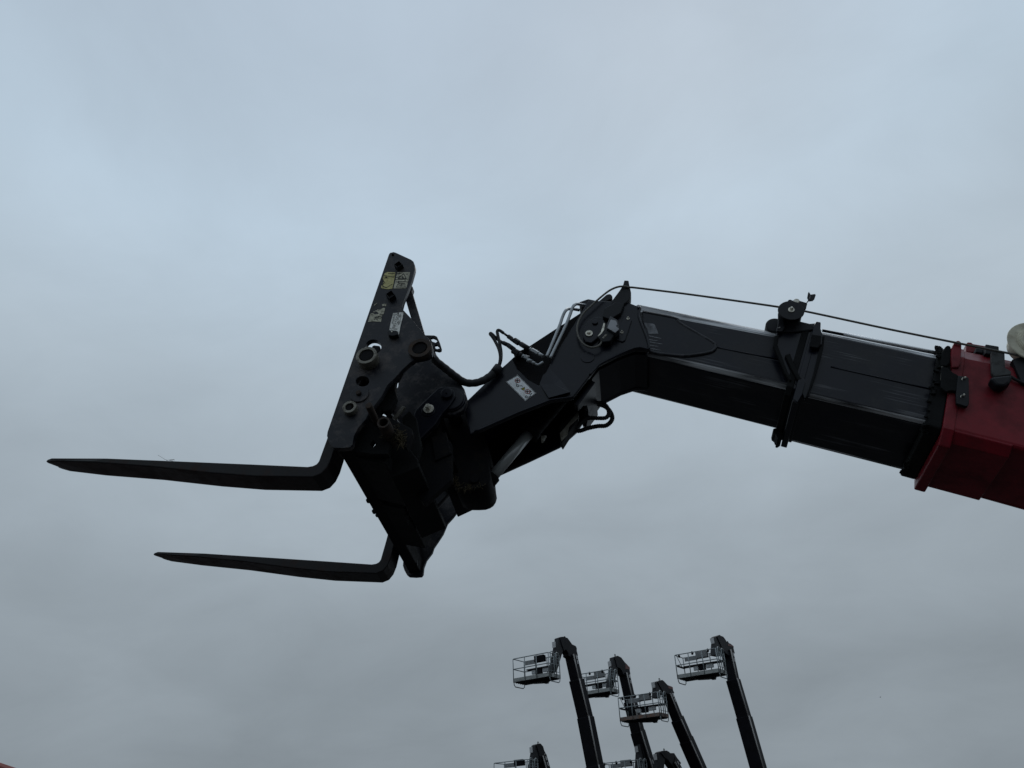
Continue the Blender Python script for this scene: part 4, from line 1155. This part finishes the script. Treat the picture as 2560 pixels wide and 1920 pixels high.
    for k, (b0_, b1_, off_) in enumerate(((0.40, 0.95, 0.06), (0.34, 0.75, -0.08))):
        p0 = pts[0] - ax * 0.55 + HS * 0.12 + HL * off_
        p1 = pts[0] - ax * 0.05 + HS * b0_ + HL * off_
        p2 = pts[0] + ax * b1_ + HS * 0.22 + HL * off_
        mb = MB(); mb.tube(smooth_path([p0, p0.lerp(p1, 0.55) + HS * 0.08, p1, p2], 5), 0.03, 6)
        mb.build('knuckle_hose', M['rubber'], kn)
    # turntable and wheels under it, so the machine stands on the yard
    base = Vector((pts[-1].x, pts[-1].y, 0))
    mb = MB(); mb.box(base + Vector((0, 0, 1.15)), HS * 1.6, HL * 0.8, Vector((0, 0, 0.35)))
    mb.build('turntable', M['redhood'], root, 0.08)
    mb = MB(); mb.box(base + Vector((0, 0, 0.6)), HS * 1.5, HL * 0.5, Vector((0, 0, 0.2)))
    mb.build('chassis', M['liftblack'], root, 0.05)
    for sx in (-1, 1):
        for sy in (-1, 1):
            q = base + HS * 1.15 * sx + HL * 0.75 * sy + Vector((0, 0, 0.45))
            mb = MB(); mb.tube([q - HL * 0.15, q + HL * 0.15], 0.45, 20)
            mb.build('wheel', M['tyre'], root, 0.04)
    return root

def sh(pts, dx_, dy_, s=1.0, c=(0, 0)):
    return [(c[0] + dx_ + (x - c[0]) * s, c[1] + dy_ + (y - c[1]) * s) for x, y in pts]
# 1: leftmost
H1 = z1((1055, 250), (1065, 238), (1115, 232), (1190, 255), (1230, 310), (1270, 365), (1330, 392), (1350, 430), (1350, 480), (1370, 560), (1300, 620), (1205, 560), (1205, 520), (1160, 455), (1130, 480), (1085, 360))
J1 = z1((1050, 255), (1190, 300), (1165, 470), (1040, 800), (1000, 850), (955, 840), (960, 680))
lift(z1((305, 1005))[0], 39.5, H1, z1((1052, 250), (1178, 290), (1010, 845), (940, 820)), z1((1295, 540), (1400, 1010), (1555, 1660), (1720, 2500)), z1((1400, 1010), (1555, 1660)),
     'leftmost tall boom lift with grey railed basket, highest on the left', L=2.05, H=1.05, variant=0)
# 2: behind the first one
H2 = z1((2005, 590), (2010, 575), (2060, 560), (2120, 590), (2180, 670), (2230, 720), (2262, 760), (2270, 830), (2280, 880), (2230, 930), (2150, 880), (2135, 830), (2100, 780), (2050, 760))
lift(z1((1395, 1245))[0], 44.5, H2, z1((2000, 590), (2110, 620), (1990, 1130), (1930, 1110)), z1((2215, 860), (2330, 1380), (2460, 1900), (2700, 2700)), z1((2330, 1380), (2460, 1900)),
     'boom lift whose basket is half hidden behind the leftmost tall boom', L=2.05, H=1.05, variant=1, redk=z1((2190, 700), (2262, 755), (2268, 800), (2190, 790)))
# 3: front middle, brown toe boards
H3 = z2((945, 735), (960, 718), (1030, 702), (1060, 725), (1120, 790), (1190, 815), (1212, 835), (1215, 880), (1240, 930), (1150, 960), (1060, 900), (1030, 890))
lift(z2((350, 1400))[0], 43.3, H3, z2((945, 730), (1035, 760), (1010, 1010), (930, 1000)), z2((1160, 920), (1350, 1400), (1505, 1760), (1830, 2500)), z2((1350, 1400), (1505, 1760)),
     'boom lift in the middle with brown toe boards, lower than its neighbours', L=2.25, H=1.1, toe='toebrown', variant=1, redk=z2((1130, 800), (1205, 825), (1210, 865), (1130, 850)))
# 4: rightmost
H4 = z3((1000, 235), (1010, 215), (1035, 205), (1110, 232), (1140, 270), (1180, 335), (1230, 350), (1290, 395), (1290, 440), (1310, 520), (1240, 580), (1150, 520), (1100, 450))
lift(z3((375, 940))[0], 40.7, H4, z3((998, 240), (1110, 260), (1080, 560), (975, 540)), z3((1235, 480), (1345, 1010), (1535, 1660), (1800, 2600)), z3((1345, 1010), (1535, 1660)),
     'rightmost tall boom lift, standing clear of the others', L=2.13, H=1.07, variant=1, redk=z3((1190, 355), (1285, 395), (1285, 415), (1190, 390)))
# 5 to 7: only tips above the lower edge of the picture
H5 = z4((530, 410), (545, 398), (575, 396), (600, 425), (612, 470), (615, 535), (630, 560), (570, 590), (560, 500))
lift((1236, 1965), 46.0, H5, z4((528, 410), (575, 440), (548, 640), (490, 630)), z4((600, 510), (690, 830), (760, 1080), (900, 1600)), z4((690, 830), (760, 1080)),
     'boom lift at the lower edge on the left, only its tip and top rail showing', L=2.2, H=1.08, variant=0)
H6 = z4((1560, 400), (1600, 395), (1640, 430), (1660, 520), (1690, 600), (1640, 640), (1600, 560))
lift((1505, 1968), 45.0, H6, z4((1560, 400), (1605, 420), (1600, 640), (1548, 640)), z4((1650, 540), (1740, 880), (1800, 1100), (1900, 1500)), z4((1740, 880), (1800, 1100)),
     'boom lift low in the middle, its basket rail just above the lower edge', L=2.2, H=1.08, variant=1)
H7 = z4((1750, 480), (1770, 468), (1820, 465), (1850, 490), (1890, 490), (1915, 530), (1960, 590), (1900, 660), (1830, 560), (1800, 540))
lift((1592, 1995), 45.5, H7, z4((1748, 480), (1810, 500), (1790, 700), (1725, 700)), z4((1890, 560), (2080, 900), (2200, 1150), (2400, 1500)), z4((2080, 900), (2200, 1150)),
     'boom lift low on the right, only its bent knuckle above the lower edge', L=2.1, H=1.08, variant=0)

# ------------------------------------------------------------------ red machine at the lower left corner
q = CAM + rayw(-22, 1924).normalized() * 7.0
rm = thing('red_machine', Vector((q.x, q.y, 0)), 'red machine roof just showing at the lower left corner', 'machine')
ctr_ = Vector((q.x - 0.42, q.y + 0.35, 0))
mb = MB(); mb.box(Vector((ctr_.x, ctr_.y, q.z - 0.05)), Vector((0.62, 0, 0)), Vector((0, 0.6, 0)), Vector((0, 0, 0.05)))
mb.build('cab_roof', M['redhood'], rm, 0.03)
for sx in (-0.52, 0.52):
    for sy in (-0.5, 0.5):
        mb = MB(); mb.box(Vector((ctr_.x + sx, ctr_.y + sy, q.z * 0.5 + 0.35)), Vector((0.04, 0, 0)), Vector((0, 0.04, 0)), Vector((0, 0, q.z * 0.5 - 0.44)))
        mb.build('cab_post', M['liftblack'], rm, 0.01)
mb = MB(); mb.box(Vector((ctr_.x, ctr_.y, 0.85)), Vector((1.1, 0, 0)), Vector((0, 0.7, 0)), Vector((0, 0, 0.35)))
mb.build('body', M['redhood'], rm, 0.06)
for sx in (-0.8, 0.8):
    for sy in (-0.75, 0.75):
        mb = MB(); mb.tube([Vector((ctr_.x + sx, ctr_.y + sy - 0.12, 0.42)), Vector((ctr_.x + sx, ctr_.y + sy + 0.12, 0.42))], 0.42, 20)
        mb.build('wheel', M['tyre'], rm, 0.04)

# ------------------------------------------------------------------ a bird far off
q = CAM + rayw(2201, 1743).normalized() * 190.0
mb = MB()
fw, sd_ = Vector((0.8, 0.6, 0.0)), Vector((-0.6, 0.8, 0.0))
mb.tube([q - fw * 0.17, q - fw * 0.08, q + fw * 0.05, q + fw * 0.14, q + fw * 0.19], [0.012, 0.04, 0.05, 0.032, 0.006], 8)
for s_ in (-1, 1):
    a = q + fw * 0.05
    mb.extrude([a + Vector((0, 0, 0.02)), a + sd_ * s_ * 0.18 + Vector((0, 0, 0.11)), a + sd_ * s_ * 0.34 - fw * 0.06 + Vector((0, 0, 0.05)), a + sd_ * s_ * 0.16 - fw * 0.10 + Vector((0, 0, 0.08)), a - fw * 0.11 + Vector((0, 0, 0.02))], Vector((0, 0, 0.008)))
o = mb.build('bird', M['rubber'], None)
o['label'] = 'tiny dark bird flying far off in the lower right sky'; o['category'] = 'bird'
